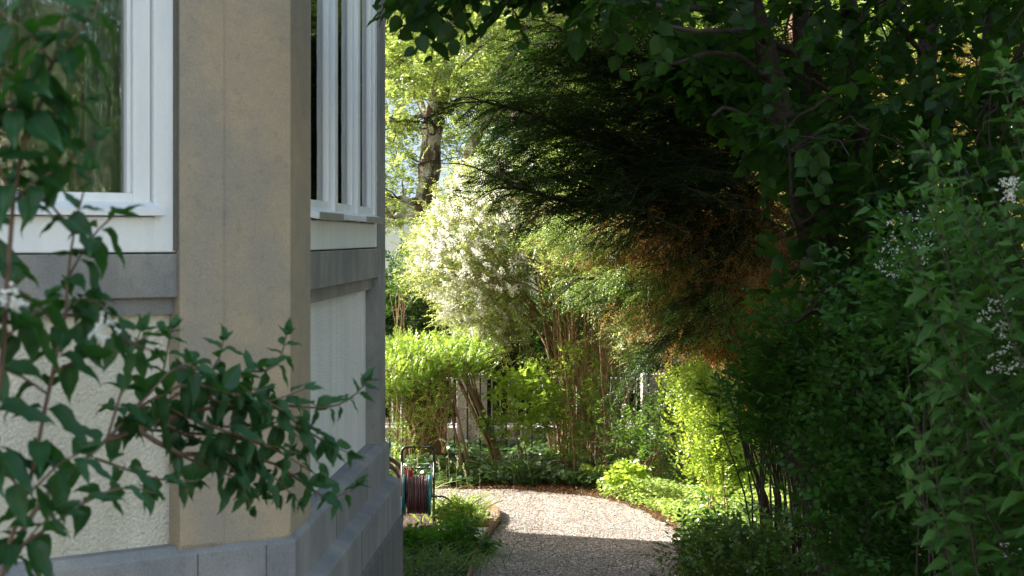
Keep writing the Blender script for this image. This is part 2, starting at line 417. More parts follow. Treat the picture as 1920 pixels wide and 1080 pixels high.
def glass_mat(wob, scl):
    m, nt, o = mat('window_glass'); L = nt.links.new
    tc = node(nt, 'ShaderNodeTexCoord'); mp = node(nt, 'ShaderNodeMapping'); mp.inputs['Scale'].default_value = (1, 1, .55); L(tc.outputs['Object'], mp.inputs[0])
    n = node(nt, 'ShaderNodeTexNoise'); n.inputs['Scale'].default_value = scl; n.inputs['Detail'].default_value = 2.5; L(mp.outputs[0], n.inputs['Vector'])
    b = node(nt, 'ShaderNodeBump'); b.inputs['Strength'].default_value = wob; b.inputs['Distance'].default_value = .01; L(n.outputs[0], b.inputs['Height'])
    g = node(nt, 'ShaderNodeBsdfGlossy'); g.inputs['Roughness'].default_value = .0; L(b.outputs[0], g.inputs['Normal'])
    t = node(nt, 'ShaderNodeBsdfTransparent'); t.inputs[0].default_value = (.75, .8, .78, 1)
    fr = node(nt, 'ShaderNodeFresnel', i_IOR=1.5); mr = node(nt, 'ShaderNodeMapRange'); mr.inputs[3].default_value = .17; mr.inputs[4].default_value = 1.0; L(fr.outputs[0], mr.inputs[0])
    s = node(nt, 'ShaderNodeMixShader'); L(mr.outputs[0], s.inputs[0]); L(t.outputs[0], s.inputs[1]); L(g.outputs[0], s.inputs[2])
    L(s.outputs[0], o.inputs[0]); return m
M['glass'] = glass_mat(.30, 13); M['glass_plain'] = glass_mat(.06, 5)
M['soil'] = noise_mat('soil', [(.3, (.030, .022, .014)), (.6, (.075, .052, .032)), (.8, (.12, .085, .05))], scale=5, bump=1, bscale=25, bdist=.05, extra=stain_extra((.05, .035, .02), .4, fine=60, finev=.4))
def gravel():
    m, nt, o = mat('gravel'); L = nt.links.new
    tc = node(nt, 'ShaderNodeTexCoord')
    v = node(nt, 'ShaderNodeTexVoronoi'); v.inputs['Scale'].default_value = 75; L(tc.outputs['Object'], v.inputs['Vector'])
    r = node(nt, 'ShaderNodeValToRGB'); e = r.color_ramp.elements; e[0].position = .1; e[0].color = (.09, .075, .062, 1); e[1].position = .9; e[1].color = (.46, .42, .385, 1)
    q = e.new(.45); q.color = (.27, .243, .215, 1)
    sp = node(nt, 'ShaderNodeSeparateColor'); L(v.outputs['Color'], sp.inputs[0]); L(sp.outputs[0], r.inputs[0])
    n = node(nt, 'ShaderNodeTexNoise'); n.inputs['Scale'].default_value = 1.7; n.inputs['Detail'].default_value = 6; L(tc.outputs['Object'], n.inputs['Vector'])
    mr = node(nt, 'ShaderNodeMapRange'); mr.inputs[1].default_value = .35; mr.inputs[2].default_value = .65; mr.inputs[3].default_value = .78; mr.inputs[4].default_value = 1.1; L(n.outputs[0], mr.inputs[0])
    hs = node(nt, 'ShaderNodeHueSaturation'); L(mr.outputs[0], hs.inputs['Value']); L(r.outputs[0], hs.inputs['Color'])
    p = node(nt, 'ShaderNodeBsdfPrincipled'); p.inputs['Roughness'].default_value = .85; p.inputs['Specular IOR Level'].default_value = .2; L(hs.outputs[0], p.inputs['Base Color'])
    b = node(nt, 'ShaderNodeBump'); b.inputs['Strength'].default_value = .8; b.inputs['Distance'].default_value = .012; b.invert = True
    L(v.outputs['Distance'], b.inputs['Height']); L(b.outputs[0], p.inputs['Normal']); L(p.outputs[0], o.inputs[0]); return m
M['gravel'] = gravel()
M['pebble'] = noise_mat('pebble', [(.3, (.14, .12, .10)), (.5, (.30, .27, .24)), (.7, (.48, .44, .41))], scale=30, bump=0)
M['bark_lichen'] = noise_mat('bark_lichen', [(.36, (.045, .03, .02)), (.5, (.12, .085, .055)), (.56, (.34, .33, .29)), (.7, (.46, .45, .40))], scale=5, stretch=(1, 1, .6), bump=1, bscale=18, bdist=.06)
M['bark_dark'] = noise_mat('bark_dark', [(.3, (.028, .021, .016)), (.7, (.075, .055, .042))], scale=8, stretch=(1, 1, .3), bump=.8, bscale=30, bdist=.03)
M['bark_red'] = noise_mat('bark_red', [(.3, (.10, .05, .03)), (.7, (.24, .13, .08))], scale=8, stretch=(1, 1, .3), bump=.8, bscale=30, bdist=.02)
M['stem_brown'] = noise_mat('stem_brown', [(.3, (.16, .10, .055)), (.7, (.34, .23, .13))], scale=12, bump=.3)
M['stem_fore'] = noise_mat('stem_fore', [(.3, (.085, .055, .04)), (.7, (.17, .115, .08))], scale=40, stretch=(1, 1, .2), bump=.4, bscale=200, bdist=.002)
M['stem_green'] = noise_mat('stem_green', [(.3, (.07, .09, .03)), (.7, (.16, .17, .06))], scale=30, bump=0)
M['deadtwig'] = noise_mat('deadtwig', [(.3, (.20, .11, .07)), (.7, (.36, .22, .14))], scale=12, bump=0)

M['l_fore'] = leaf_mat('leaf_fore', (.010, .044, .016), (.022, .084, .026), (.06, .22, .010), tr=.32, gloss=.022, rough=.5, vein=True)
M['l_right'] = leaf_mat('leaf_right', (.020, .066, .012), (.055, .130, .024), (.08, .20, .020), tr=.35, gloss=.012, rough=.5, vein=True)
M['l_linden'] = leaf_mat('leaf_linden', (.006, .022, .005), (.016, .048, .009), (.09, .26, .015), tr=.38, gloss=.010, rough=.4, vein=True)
M['l_back'] = leaf_mat('leaf_back', (.12, .20, .04), (.25, .34, .09), (.42, .54, .11), tr=.5, gloss=.05)
M['l_white'] = leaf_mat('leaf_white', (.16, .23, .06), (.28, .36, .13), (.45, .52, .14), tr=.45, gloss=.06)
M['l_yew'] = leaf_mat('leaf_yew', (.010, .030, .007), (.030, .070, .014), (.05, .12, .01), tr=.25, gloss=.02, rough=.4)
M['l_yew_tip'] = leaf_mat('leaf_yew_tip', (.09, .17, .03), (.20, .30, .06), (.30, .42, .06), tr=.4, gloss=.05)
M['l_dead'] = leaf_mat('leaf_dead', (.12, .062, .020), (.32, .19, .065), (.48, .27, .07), tr=.5, gloss=.02)
M['l_hedge'] = leaf_mat('leaf_hedge', (.12, .22, .03), (.24, .36, .06), (.42, .60, .07), tr=.45, gloss=.06)
M['l_forsythia'] = leaf_mat('leaf_forsythia', (.14, .24, .03), (.26, .38, .05), (.46, .62, .07), tr=.5, gloss=.04)
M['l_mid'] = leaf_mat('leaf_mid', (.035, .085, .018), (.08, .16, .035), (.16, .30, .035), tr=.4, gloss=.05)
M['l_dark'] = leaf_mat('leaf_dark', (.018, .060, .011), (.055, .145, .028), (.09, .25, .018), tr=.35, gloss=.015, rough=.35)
M['l_street'] = leaf_mat('leaf_street', (.018, .050, .010), (.045, .105, .022), (.09, .20, .02), tr=.35, gloss=.02)
M['l_gold'] = leaf_mat('leaf_gold', (.14, .11, .03), (.34, .28, .08), (.45, .34, .08), tr=.45, gloss=.03)
M['l_ivy'] = leaf_mat('leaf_ivy', (.025, .065, .018), (.07, .14, .035), (.12, .25, .03), tr=.35, gloss=.08, rough=.35)
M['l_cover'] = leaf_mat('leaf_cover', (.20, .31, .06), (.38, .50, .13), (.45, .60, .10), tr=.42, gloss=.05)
M['l_grass'] = leaf_mat('leaf_grass', (.12, .18, .04), (.26, .32, .10), (.36, .48, .10), tr=.4, gloss=.05)
M['l_straw'] = leaf_mat('leaf_straw', (.36, .32, .18), (.55, .50, .30), (.5, .5, .25), tr=.35, gloss=.03)
M['l_litter'] = leaf_mat('leaf_litter', (.12, .055, .025), (.30, .16, .08), (.25, .12, .04), tr=.2, gloss=.03)
M['petal'] = leaf_mat('petal', (.72, .73, .68), (.85, .85, .82), (.75, .78, .70), tr=.4, gloss=.02)

# ------------------------------------------------------------------ ground, path
mb = MB(); mb.add([(-90, -40, 0), (120, -40, 0), (120, 240, 0), (-90, 240, 0)], [(0, 1, 2, 3)])
o = struct(mb.build('ground', M['soil']))
def wavy(pts, k, amp, rng, seed=0):
    P = resample(np.array([(x, y, 0) for x, y in pts]), k); P[:, :2] += rng.normal(0, amp, (k, 2)); return P[:, :2]
rg = np.random.default_rng(5)
left_edge = [(-.95, 1.0), (-.55, 8), (-.38, 13), tuple(gp(886, 1078)[:2]), tuple(gp(893, 1048)[:2]), tuple(gp(915, 1012)[:2]), tuple(gp(938, 982)[:2])]
back_l = [(-.45, 18.5), (-1.0, 19.1), (-3.2, 19.5)]
back_r = [(-3.2, 20.3), (-1.5, 20.2), tuple(gp(900, 918)[:2]), tuple(gp(1000, 922)[:2]), tuple(gp(1105, 932)[:2]), tuple(gp(1165, 945)[:2]), tuple(gp(1225, 970)[:2]), tuple(gp(1262, 1000)[:2]), tuple(gp(1272, 1040)[:2]), tuple(gp(1278, 1080)[:2]), (1.75, 12), (1.9, 6), (1.9, 1)]
pl = list(map(tuple, wavy(left_edge, 30, .004, rg)))+list(map(tuple, wavy(back_l, 14, .02, rg)))+list(map(tuple, wavy(back_r, 110, .03, rg)))
mb = MB(); mb.add([(x, y, .006) for x, y in pl], [tuple(range(len(pl)))])
pth = struct(mb.build('gravel_path', M['gravel']))
PATHPOLY = np.array(pl)
# loose stones on the visible stretch
n = 26000
X = rg.uniform(-.9, 2.1, n); Y = rg.uniform(14.6, 20.6, n); k = inpoly(PATHPOLY, X, Y) | (rg.random(n) < .04)
X, Y = X[k], Y[k]; n = len(X)
base = np.array([(1, 0, 0), (0, 1, 0), (-1, 0, 0), (0, -1, 0), (0, 0, 1), (0, 0, -.6)], float)
sz = rg.uniform(.004, .011, n)
V = base[None]*sz[:, None, None]*rg.uniform(.6, 1.3, (n, 6, 1)); a = rg.uniform(0, 6.28, n)
c, s_ = np.cos(a)[:, None], np.sin(a)[:, None]
V = np.stack([V[..., 0]*c-V[..., 1]*s_, V[..., 0]*s_+V[..., 1]*c, V[..., 2]*.7], -1)+np.stack([X, Y, .008+0*X], -1)[:, None]
f = np.array([(0, 1, 4), (1, 2, 4), (2, 3, 4), (3, 0, 4), (1, 0, 5), (2, 1, 5), (3, 2, 5), (0, 3, 5)])
me = np_mesh('loose_gravel', V.reshape(-1, 3), [(f[None]+(np.arange(n)*6)[:, None, None]).reshape(-1, 3)])
g_ = stuff(link('loose_gravel', me, M['pebble'])); tag(g_, 'loose pale gravel stones strewn over the garden path', 'gravel')

# ------------------------------------------------------------------ the house
C0 = np.array([-.887, 6.838]); UR = np.array([.0437, .99904]); NR = np.array([.99904, -.0437])
UA = np.array([-.791, -.6116]); NA = np.array([.6116, -.791])
RW = 3.225                                     # length of the right face
F0 = C0+RW*UR
UB = np.array([-.72, .694]); NB = np.array([.694, .72])
house = empty('house', 'sandstone and roughcast house with bay windows left of the gravel path', 'house', (-3, 8, 0))
T0 = 7.5                                       # bay height
def wallface(o2, u, n, length, p0, p1, wins, rc='roughcast', zs=2.943, first_gap=True, kd=1.0, gm='glass'):
    """one face of the bay: pillars at both ends (p0,p1 widths), panel, sill, window between"""
    a0, a1 = p0, length-p1
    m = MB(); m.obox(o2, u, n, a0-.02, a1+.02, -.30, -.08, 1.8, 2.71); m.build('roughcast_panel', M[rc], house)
    m = MB(); m.obox(o2, u, n, a0, a1, -.30, -.045, 2.705, 2.775); m.build('panel_band', M['greystone'], house)
    m = MB(); m.obox(o2, u, n, a0, a1, -.30, -.008, 2.77, zs-.006); m.build('stone_sill', M['greystone'], house, bevel=.006)
    # window
    b = .095; st = .072; z0 = zs; z1 = 6.4; fr = -.018
    nc = max(1, round((a1-a0)/.78)); cw = (a1-a0)/nc
    mf = MB()
    mf.obox(o2, u, n, a0, a1, -.14, fr, z0, z0+.135)
    edges = [a0+i*cw for i in range(nc+1)]
    for i, e in enumerate(edges):
        lo = e if i == 0 else e-b/2; hi = e+b if i == 0 else (e if i == nc else e+b/2)
        if i == nc: lo = e-b
        mf.obox(o2, u, n, lo, hi, -.14, fr+(.003 if i in (0, nc) else .010), z0+.0 if i in (0, nc) else z0+.1355, z1)
    wf = mf.build('window_frame', M['whitepaint'], house, bevel=.006)
    for i in range(nc):
        lo = edges[i]+(b if i == 0 else b/2)+.003; hi = edges[i+1]-(b if i == nc-1 else b/2)-.003
        ms = MB(); zz = z0+.150
        ms.obox(o2, u, n, lo, lo+st, -.13, fr-.020*kd, zz, z1); ms.obox(o2, u, n, hi-st, hi, -.13, fr-.020*kd, zz, z1)
        ms.obox(o2, u, n, lo+st, hi-st, -.13, fr-.0215*kd, zz, zz+.075)
        ms.obox(o2, u, n, lo+st, lo+st+.018, -.125, fr-.036*kd, zz+.075, z1); ms.obox(o2, u, n, hi-st-.018, hi-st, -.125, fr-.036*kd, zz+.075, z1)
        cs = ms.build('casement', M['whitepaint'], house, bevel=.005)
        mg = MB(); mg.obox(o2, u, n, lo+st+.010, hi-st-.010, fr-.062*kd-.003, fr-.062*kd, zz+.07, z1)
        gl = mg.build('pane', M[gm], None); gl.parent = wf
        gl.matrix_parent_inverse = wf.matrix_basis.inverted()
        # drip ledge: sloping top
        md = MB()
        pr = [(fr-.03, z0+.195), (fr+.045, z0+.165), (fr+.045, z0+.140), (fr+.036, z0+.138), (fr-.03, z0+.150)]
        V = []
        for a in (lo-.028, hi+.028):
            for q, z in pr: V.append((o2[0]+u[0]*a+n[0]*q, o2[1]+u[1]*a+n[1]*q, z))
        md.add(V, [(0, 1, 2, 3, 4), (9, 8, 7, 6, 5)]+[(j, (j+1) % 5, 5+(j+1) % 5, 5+j) for j in range(5)])
        md.build('drip_ledge', M['whitepaint'], house)
        if first_gap and i != 1:
            mm = MB(); mm.obox(o2, u, n, lo-.03, hi+.03, fr+.0455, fr+.049, z0+.135, z0+.168); mm.build('drip_edge', M['dripmetal'], house)
        # curtain inside: folded
        K = 26; cur = []
        for k in range(K+1):
            a = lo+(hi-lo)*(0.0+.24*k/K) ; q = -.24+.018*sin(k*1.9); cur.append((a, q))
        mc = MB(); V = []
        for z in (z0, z1-.2):
            for a, q in cur: V.append((o2[0]+u[0]*a+n[0]*q, o2[1]+u[1]*a+n[1]*q, z))
        mc.add(V, [(j, j+1, K+2+j, K+1+j) for j in range(K)])
        mc.build('curtain', M['curtain'], house)
# pillars wrap the corners: prism with the real bay corner
def cornerpoly(P, ua, wa, ub, wb, na, nb, dep=.30):
    a = P+ua*wa; b = P+ub*wb
    return [tuple(P), tuple(b), tuple(b-nb*dep), tuple(P-(na+nb)*dep*.75), tuple(a-na*dep), tuple(a)]
PA, PR0, PR1 = .493, .50, .285
m = MB(); m.prism(cornerpoly(C0, UA, PA, UR, PR0, NA, NR), 1.80, T0); m.build('corner_pillar', M['sandstone'], house, bevel=.008)
m = MB(); m.prism(cornerpoly(F0, -UR, PR1, UB, .5, NR, NB), 1.80, T0); m.build('corner_pillar', M['greystone'], house, bevel=.008)
# raised fillet strips on the near pillar
mf_ = MB(); mf_.obox(C0, UA, NA, .305, .493, 0, .010, 1.815, T0); mf_.build('pillar_fillet', M['sandstone'], house, bevel=.002)
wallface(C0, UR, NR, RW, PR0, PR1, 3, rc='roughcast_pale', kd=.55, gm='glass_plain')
wallface(C0, UA, NA, 3.4, PA, .3, 3, first_gap=False)
A1 = C0+3.4*UA
m = MB(); m.obox(C0, UA, NA, 3.1, 3.4, -.3, 0, 1.8, T0); m.build('corner_pillar', M['sandstone'], house)
m = MB(); m.obox(F0, UB, NB, .5, 3.0, -.3, -.02, 1.8, T0); m.build('wall', M['housewall'], house)
# room interior
m = MB()
ctr = C0+UR*1.6-NR*2.2
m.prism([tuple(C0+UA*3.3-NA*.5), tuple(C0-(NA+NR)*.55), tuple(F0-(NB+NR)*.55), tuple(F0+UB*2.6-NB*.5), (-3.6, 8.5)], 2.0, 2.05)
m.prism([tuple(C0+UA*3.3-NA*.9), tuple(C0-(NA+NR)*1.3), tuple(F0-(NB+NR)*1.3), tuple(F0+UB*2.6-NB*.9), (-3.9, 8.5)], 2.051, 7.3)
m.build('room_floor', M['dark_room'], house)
# plinth: stacked courses following the bay outline at offset b
def ring(off):
    def corner(P, n1, n2):
        c = n1+n2; c = c/np.linalg.norm(c); return P+c*off/float(c@n1)
    return [tuple(A1+NA*off), tuple(corner(C0, NA, NR)), tuple(corner(F0, NR, NB)), tuple(F0+UB*3+NB*off), (-3.6, 11.5), (-3.9, 6.2)]
def slope_course(off_top, off_bot, z0, z1, chamfer):
    """course with a sloped weathering on top"""
    r0 = ring(off_bot); r1 = ring(off_bot); r2 = ring(off_top); m = MB(); n = len(r0)
    V = [(x, y, z0) for x, y in r0]+[(x, y, z1-chamfer) for x, y in r1]+[(x, y, z1) for x, y in r2]
    Fc = [tuple(range(n-1, -1, -1)), tuple(range(2*n, 3*n))]
    for l in (0, 1): Fc += [(l*n+i, l*n+(i+1) % n, (l+1)*n+(i+1) % n, (l+1)*n+i) for i in range(n)]
    m.add(V, Fc); return m
slope_course(-.02, .022, 1.585, 1.815, .03).build('plinth', M['plinthstone'], house, bevel=.006)
slope_course(.022, .088, 1.36, 1.60, .03).build('plinth', M['plinthstone'], house, bevel=.006)
slope_course(.085, .100, -.05, 1.365, .02).build('rough_base', M['roughstone'], house, bevel=.01)
# joints in the plinth
jm = plain('joint', (.10, .10, .095), rough=.95)
for o_, u_, n_, a, w_, b0, b1, z0, z1 in [(C0, UA, NA, a, .006, .0, .0235, 1.60, 1.783) for a in (.12, .42)]+[(C0, UR, NR, a, .005, .0, .0235, 1.60, 1.783) for a in (1.1, 2.2)]+[(C0, UR, NR, a+.4, .005, .05, .0895, 1.37, 1.568) for a in (1.1, 2.2)]:
    mj = MB(); mj.obox(o_, u_, n_, a, a+w_, b0, b1, z0, z1); mj.build('mortar_joint', jm, house)
# bay cornice, house body, roof (above and beside the frame; they cast the long shadow over the path)
slope_course(.05, .22, T0, T0+.35, .1).build('cornice', M['sandstone'], house)
m = MB(); m.prism([(-3.5, 2.0), (-3.2, 5.2), (-3.3, 11.9), (-3.05, 18.42), (-13, 19.0), (-13, 1.5)], 0, 8.2); m.build('wall', M['housewall'], house)
m = MB()
V = [(-2.6, 1.2, 8.2), (-2.6, 18.5, 8.2), (-13.6, 19.2, 8.2), (-13.6, 1.0, 8.2), (-8, 5, 11.6), (-8, 15.5, 11.6)]
m.add(V, [(0, 3, 2, 1), (0, 1, 5, 4), (2, 3, 4, 5), (0, 4, 3), (1, 2, 5)]); m.build('roof', M['rooftile'], house)
# downpipe-side dark band at the pillar edge
mg_ = MB(); mg_.obox(C0, UA, NA, PA, PA+.016, -.10, -.004, 2.95, T0); mg_.build('window_joint', plain('jointgrey', (.12, .115, .09), rough=.9), house)

exec_parts = True
# PART2
# ------------------------------------------------------------------ far setting: white neighbour house and far wood
nb = empty('neighbour_house', 'pale rendered house behind the lichen covered tree', 'house', (-2, 46, 0))
Yh = 46
def hb(m, x0, x1, y0, y1, d0, d1):
    a = at(x0, y1, Yh); b = at(x1, y0, Yh); m.box(a[0], b[0], Yh+d0, Yh+d1, a[2], b[2])
M['palewall'] = plain('palewall', (.74, .78, .74), rough=.9, bump=.2)
M['slate'] = plain('slate', (.16, .22, .28), rough=.6)
m = MB(); a = at(560, 445, Yh); b = at(1010, 445, Yh); m.box(a[0], b[0], Yh, Yh+7, 0, at(0, 372, Yh)[2]); m.build('wall', M['palewall'], nb)
m = MB(); zt = at(0, 372, Yh)[2]; m.add([(a[0]-.4, Yh-.5, zt), (b[0]+.4, Yh-.5, zt), (b[0]+.4, Yh+7.5, zt), (a[0]-.4, Yh+7.5, zt), (a[0]+.8, Yh+3.5, zt+3), (b[0]-.8, Yh+3.5, zt+3)],
      [(0, 3, 2, 1), (0, 1, 5, 4), (2, 3, 4, 5), (1, 2, 5), (0, 4, 3)]); m.build('roof', M['slate'], nb)
for x in (640, 800, 905):
    m = MB(); hb(m, x, x+34, 470, 540, -.06, .1); wf = m.build('window', M['whitepaint'], nb)
    m = MB(); hb(m, x+4, x+30, 474, 536, -.075, 0); g2 = m.build('pane', M['dark_room']); g2.parent = wf; g2.matrix_parent_inverse = wf.matrix_basis.inverted()

def plantobj(name, label, cat, loc, group=None):
    return empty(name, label, cat, (loc[0], loc[1], 0), group)
def leaves(parent, name, P, D, L, n, size, wfac, mat_, tpl, rng, **kw):
    pos, d, nor, sz, t, tw = sprays(P, D, L, n, size, rng, **kw)
    var = (rng.random(len(pos))*.7+np.repeat(rng.random(len(P)), n)*.3)
    return link(name, leaf_mesh(name, pos, d, nor, sz, sz*wfac, tpl, rng, var), mat_, parent), tw
def outward(P, C, rng, up=.2, rnd=.5):
    return nrm(nrm(P-C)+rng.normal(0, rnd, P.shape)+np.array([0, 0, up]))

# far wood: one mass closing the view
R = np.random.default_rng(11)
def wood_mass(poly, nc, per, Y, T, rng, size, mt, label, name='far_wood', sig=.9, nl=8, L=.6):
    P, C = clumps(poly, nc, per, sig, Y, T, rng, edge=60)
    D = outward(P, P.mean(0)+np.array([0, 6, -4]), rng, .1, .9)
    pos, d, nor, sz, t, tw = sprays(P, D, L, nl, size, rng, ang=60, droop=.25)
    o = link(name, leaf_mesh(name, pos, d, nor, sz, sz*.55, 'tri', rng), mt)
    tag(o, label, 'wood'); stuff(o); return o
wood_mass([(560, -220), (2300, -220), (2300, 830), (1000, 830), (1010, 560), (990, 300), (900, 230), (560, 200)], 1500, 26, 58, 5, R, .26, M['l_back'], 'sunlit mass of far trees closing the view behind the garden', sig=1.1)
wood_mass([(1150, -250), (2500, -250), (2500, 860), (1150, 860)], 800, 22, 40, 3, R, .20, M['l_hedge'], 'green woodland mass deep behind the dark trees on the right', name='woodland_thicket', sig=.9)

# ------------------------------------------------------------------ lichen covered tree with bright feathery leaves
R = np.random.default_rng(21)
t1 = plantobj('ash_tree', 'tall tree with lichen patched trunk and bright feathery leaves', 'tree', at(790, 445, 32))
W = Wood()
W.limb(path3([(778, 800), (782, 640), (790, 500), (797, 400), (806, 300), (815, 220), (835, 120), (850, 20), (868, -120)], 32), .27, .12, 12, 26, .012, R)
W.limb(path3([(786, 560, 32), (820, 440, 31.8), (850, 370, 31.7), (880, 290, 31.6), (905, 235, 31.5), (935, 150, 31.4), (985, 60, 31.2), (1040, -60, 31)], 32), .13, .06, 9, 22, .012, R)
for pts in ([(792, 368), (775, 378), (757, 372), (742, 374)], [(790, 398), (770, 405), (752, 402), (738, 408)]):
    W.limb(path3([(p[0], p[1], 31.8) for p in pts], 31.8), .085, .045, 8, 10, .012, R)
for pts in ([(815, 230), (850, 150), (900, 90), (960, 40)], [(812, 250), (780, 170), (740, 110), (700, 60)], [(835, 130), (870, 60), (880, -40)], [(806, 215), (760, 225), (725, 218)],
            [(845, 60), (800, 0), (760, -60)], [(905, 235), (950, 200), (1010, 190)], [(935, 150), (1000, 120), (1080, 90)], [(815, 220), (870, 180), (915, 170)], [(985, 60), (1060, 20), (1140, 0)]):
    W.limb(path3([(x, y, 32+R.normal(0, .5)) for x, y in pts], 32), .055, .018, 6, 10, .02, R)
crown_poly = [(640, -220), (1250, -220), (1230, 60), (1130, 170), (1010, 215), (930, 290), (900, 330), (860, 310), (835, 360), (800, 330), (775, 400), (740, 425), (640, 430)]
C = fill(crown_poly, 400, 32, 1.9, R, 70); qx = C[:, 0]/C[:, 1]*F+960; qy = HZ+(EYE-C[:, 2])/C[:, 1]*F
C = C[~((qy > 215) & (C[:, 1] < 32.2) & ((abs(qx-798-(420-qy)*.08) < 44) | (abs(qx-862-(350-qy)*.35) < 34)))]
P = np.repeat(C, 26, 0)+R.normal(0, 1, (len(C)*26, 3))*np.array([.28, .28, .12])
W.connect(C, .022, .006, R, sag=.12)
D = outward(P, np.array([-1.2, 32.5, 3.0]), R, -.12, .6)
_, tw = leaves(t1, 'crown', P, D, .30, 13, .085, .40, M['l_back'], 'tri', R, ang=62, droop=.35, up=1.0, vary=.2)
W.batch(tw[::3], np.full((len(tw[::3]), 4), .005)*np.array([1, .8, .6, .4]), 3)
W.build('trunk', M['bark_lichen'], t1)
# second, further crown filling the gap to the right
R = np.random.default_rng(22)
t2 = plantobj('broadleaf_tree', 'light green tree further back behind the top of the yew', 'tree', at(1120, 445, 38))
W = Wood(); W.limb(path3([(1150, 800), (1140, 500), (1120, 300), (1100, 100), (1080, -100)], 38), .3, .1, 9, 16, .02, R)
for k in range(8):
    y0 = 350-k*50; sx = (-1)**k; W.limb(path3([(1130, y0), (1130+sx*90, y0-60), (1130+sx*190, y0-90)], 38), .07, .02, 6, 9, .03, R)
P, C = clumps([(900, -200), (1600, -200), (1650, 200), (1500, 420), (1200, 480), (1000, 420), (930, 260), (890, 100)], 300, 26, .42, 38, 2.2, R, flat=.5)
W.connect(C, .02, .006, R)
leaves(t2, 'crown', P, outward(P, np.array([1.8, 39, 3]), R, -.05, .6), .34, 10, .12, .5, M['l_back'], 'tri', R, ang=58, droop=.3)
W.build('trunk', M['bark_dark'], t2)

# ------------------------------------------------------------------ green shrubs on the street side of the fence
def bush(name, label, cat, poly, nc, per, sig, Y, T, seed, size, wf, mt, tpl='tri', nl=9, L=.22, ang=55, droop=.15, up=.25, stems=None, smat='stem_brown', group=None, srad=.018, edge=60, flat=.7, base=None, nst=9, lname='foliage', rnd=.55, vary=.25):
    R = np.random.default_rng(seed); poly = np.array(poly, float)
    cx = poly[:, 0].mean(); g = at(cx if base is None else base[0], 445, Y); p = plantobj(name, label, cat, g, group)
    W = Wood(); P, C = clumps(poly, nc, per, sig, Y, T, R, edge=edge, flat=flat)
    if stems:
        for s in stems: W.limb(path3(s, Y), srad, srad*.35, 6, 10, .01, R)
    else:
        b = np.array([g[0], Y, 0.])
        for k in range(nst):
            e = C[R.integers(len(C))]; s0 = b+np.array([R.normal(0, .12), R.normal(0, .1), 0])
            W.limb(np.array([s0, s0*.6+e*.4+np.array([0, 0, .15*e[2]]), e]), srad, srad*.35, 5, 9, .01, R)
    W.connect(C, srad*.4, srad*.15, R)
    cen = P.mean(0)-np.array([0, 0, .5*(P[:, 2].max()-P[:, 2].min())])
    _, tw = leaves(p, lname, P, outward(P, cen, R, up, rnd), L, nl, size, wf, M[mt], tpl, R, ang=ang, droop=droop, vary=vary)
    W.batch(tw[::2], np.full((len(tw[::2]), 4), srad*.14), 3)
    W.build('stems', M[smat], p)
    return p, P, C
for i, (x0, x1, y0, Y, lab) in enumerate(((600, 830, 500, 29.5, 'green street shrub behind the clipped hedge next to the house'), (790, 1010, 560, 30.5, 'dark green shrub behind the iron fence left of the white flowered shrub'),
                                 (960, 1260, 560, 29.8, 'green shrub showing through the bare stems behind the fence'), (1180, 1500, 560, 30.6, 'green shrub behind the iron fence below the brown conifer branches'),
                                 (1440, 1800, 500, 29.6, 'green shrub behind the dark stems on the right'))):
    bush('street_shrub', lab, 'shrub', [(x0, y0+40), (x0+60, y0), ((x0+x1)/2, y0-15), (x1-40, y0+5), (x1, y0+60), (x1, 800), (x0, 800)], 120, 24, .26, Y, 1.1, 300+i, .085, .55, 'l_street', nl=9, L=.24, group='shrubs on the street side of the fence', srad=.03)

for x0, x1, y0, Y, lab in ((330, 600, 470, 30, 'big green street shrub hidden beyond the house corner'), (1780, 2060, 480, 30, 'green street shrub at the far right end of the fence'), (2040, 2330, 470, 31, 'green street shrub past the right frame edge')):
    bush('street_shrub', lab, 'shrub', [(x0, y0+40), (x0+60, y0), ((x0+x1)/2, y0-15), (x1-40, y0+5), (x1, y0+60), (x1, 800), (x0, 800)], 60, 20, .3, Y, 1.1, int(x0), .10, .55, 'l_street', nl=8, L=.26, group='shrubs on the street side of the fence', srad=.03)
# small sapling in front of the neighbour's wall
bush('sapling', 'slim sapling in front of the pale wall beside the bay', 'sapling', [(728, 560), (735, 500), (748, 478), (762, 500), (768, 560)], 14, 7, .06, 27.5, .2, 333, .05, .4, 'l_mid', nl=8, L=.14, srad=.01)

# ------------------------------------------------------------------ fences and piers
M['iron'] = plain('iron', (.025, .025, .028), rough=.5)
M['palesteel'] = plain('palesteel', (.48, .48, .50), rough=.5)
M['concrete'] = noise_mat('concrete', [(.3, (.26, .235, .24)), (.5, (.38, .34, .345)), (.7, (.48, .44, .44))], scale=5, bump=.4, bscale=60, bdist=.01, extra=stain_extra((.22, .20, .19), .6, fine=40))
M['brownpier'] = noise_mat('brownpier', [(.3, (.07, .045, .025)), (.7, (.15, .10, .055))], scale=6, bump=.5, bscale=40)
Y1 = 22.9; s1 = Y1/F
def X1(px): return (px-960)*s1
fi = empty('iron_fence', 'black iron bar fence with a thin top rail behind the ivy', 'fence', (X1(1000), Y1, 0))
m = MB(); zt = 3-(697-445)*s1; m.box(X1(700), X1(1560), Y1-.02, Y1+.02, zt-.012, zt); m.build('top_rail', M['iron'], fi)
m = MB(); m.box(X1(700), X1(1560), Y1-.015, Y1+.015, .12, .15); m.build('bottom_rail', M['iron'], fi)
x = 707.0; k = 0
while x < 1555:
    m = MB(); post = k % 12 == 10
    m.box(X1(x)-.010, X1(x)+.010, Y1-.011, Y1+.011, 0, zt+(.26 if post else -.012)) if True else None
    m.build('post' if post else 'bar', M['iron'], fi); x += 24.2; k += 1
Y2 = 23.9; s2 = Y2/F
def X2(px): return (px-960)*s2
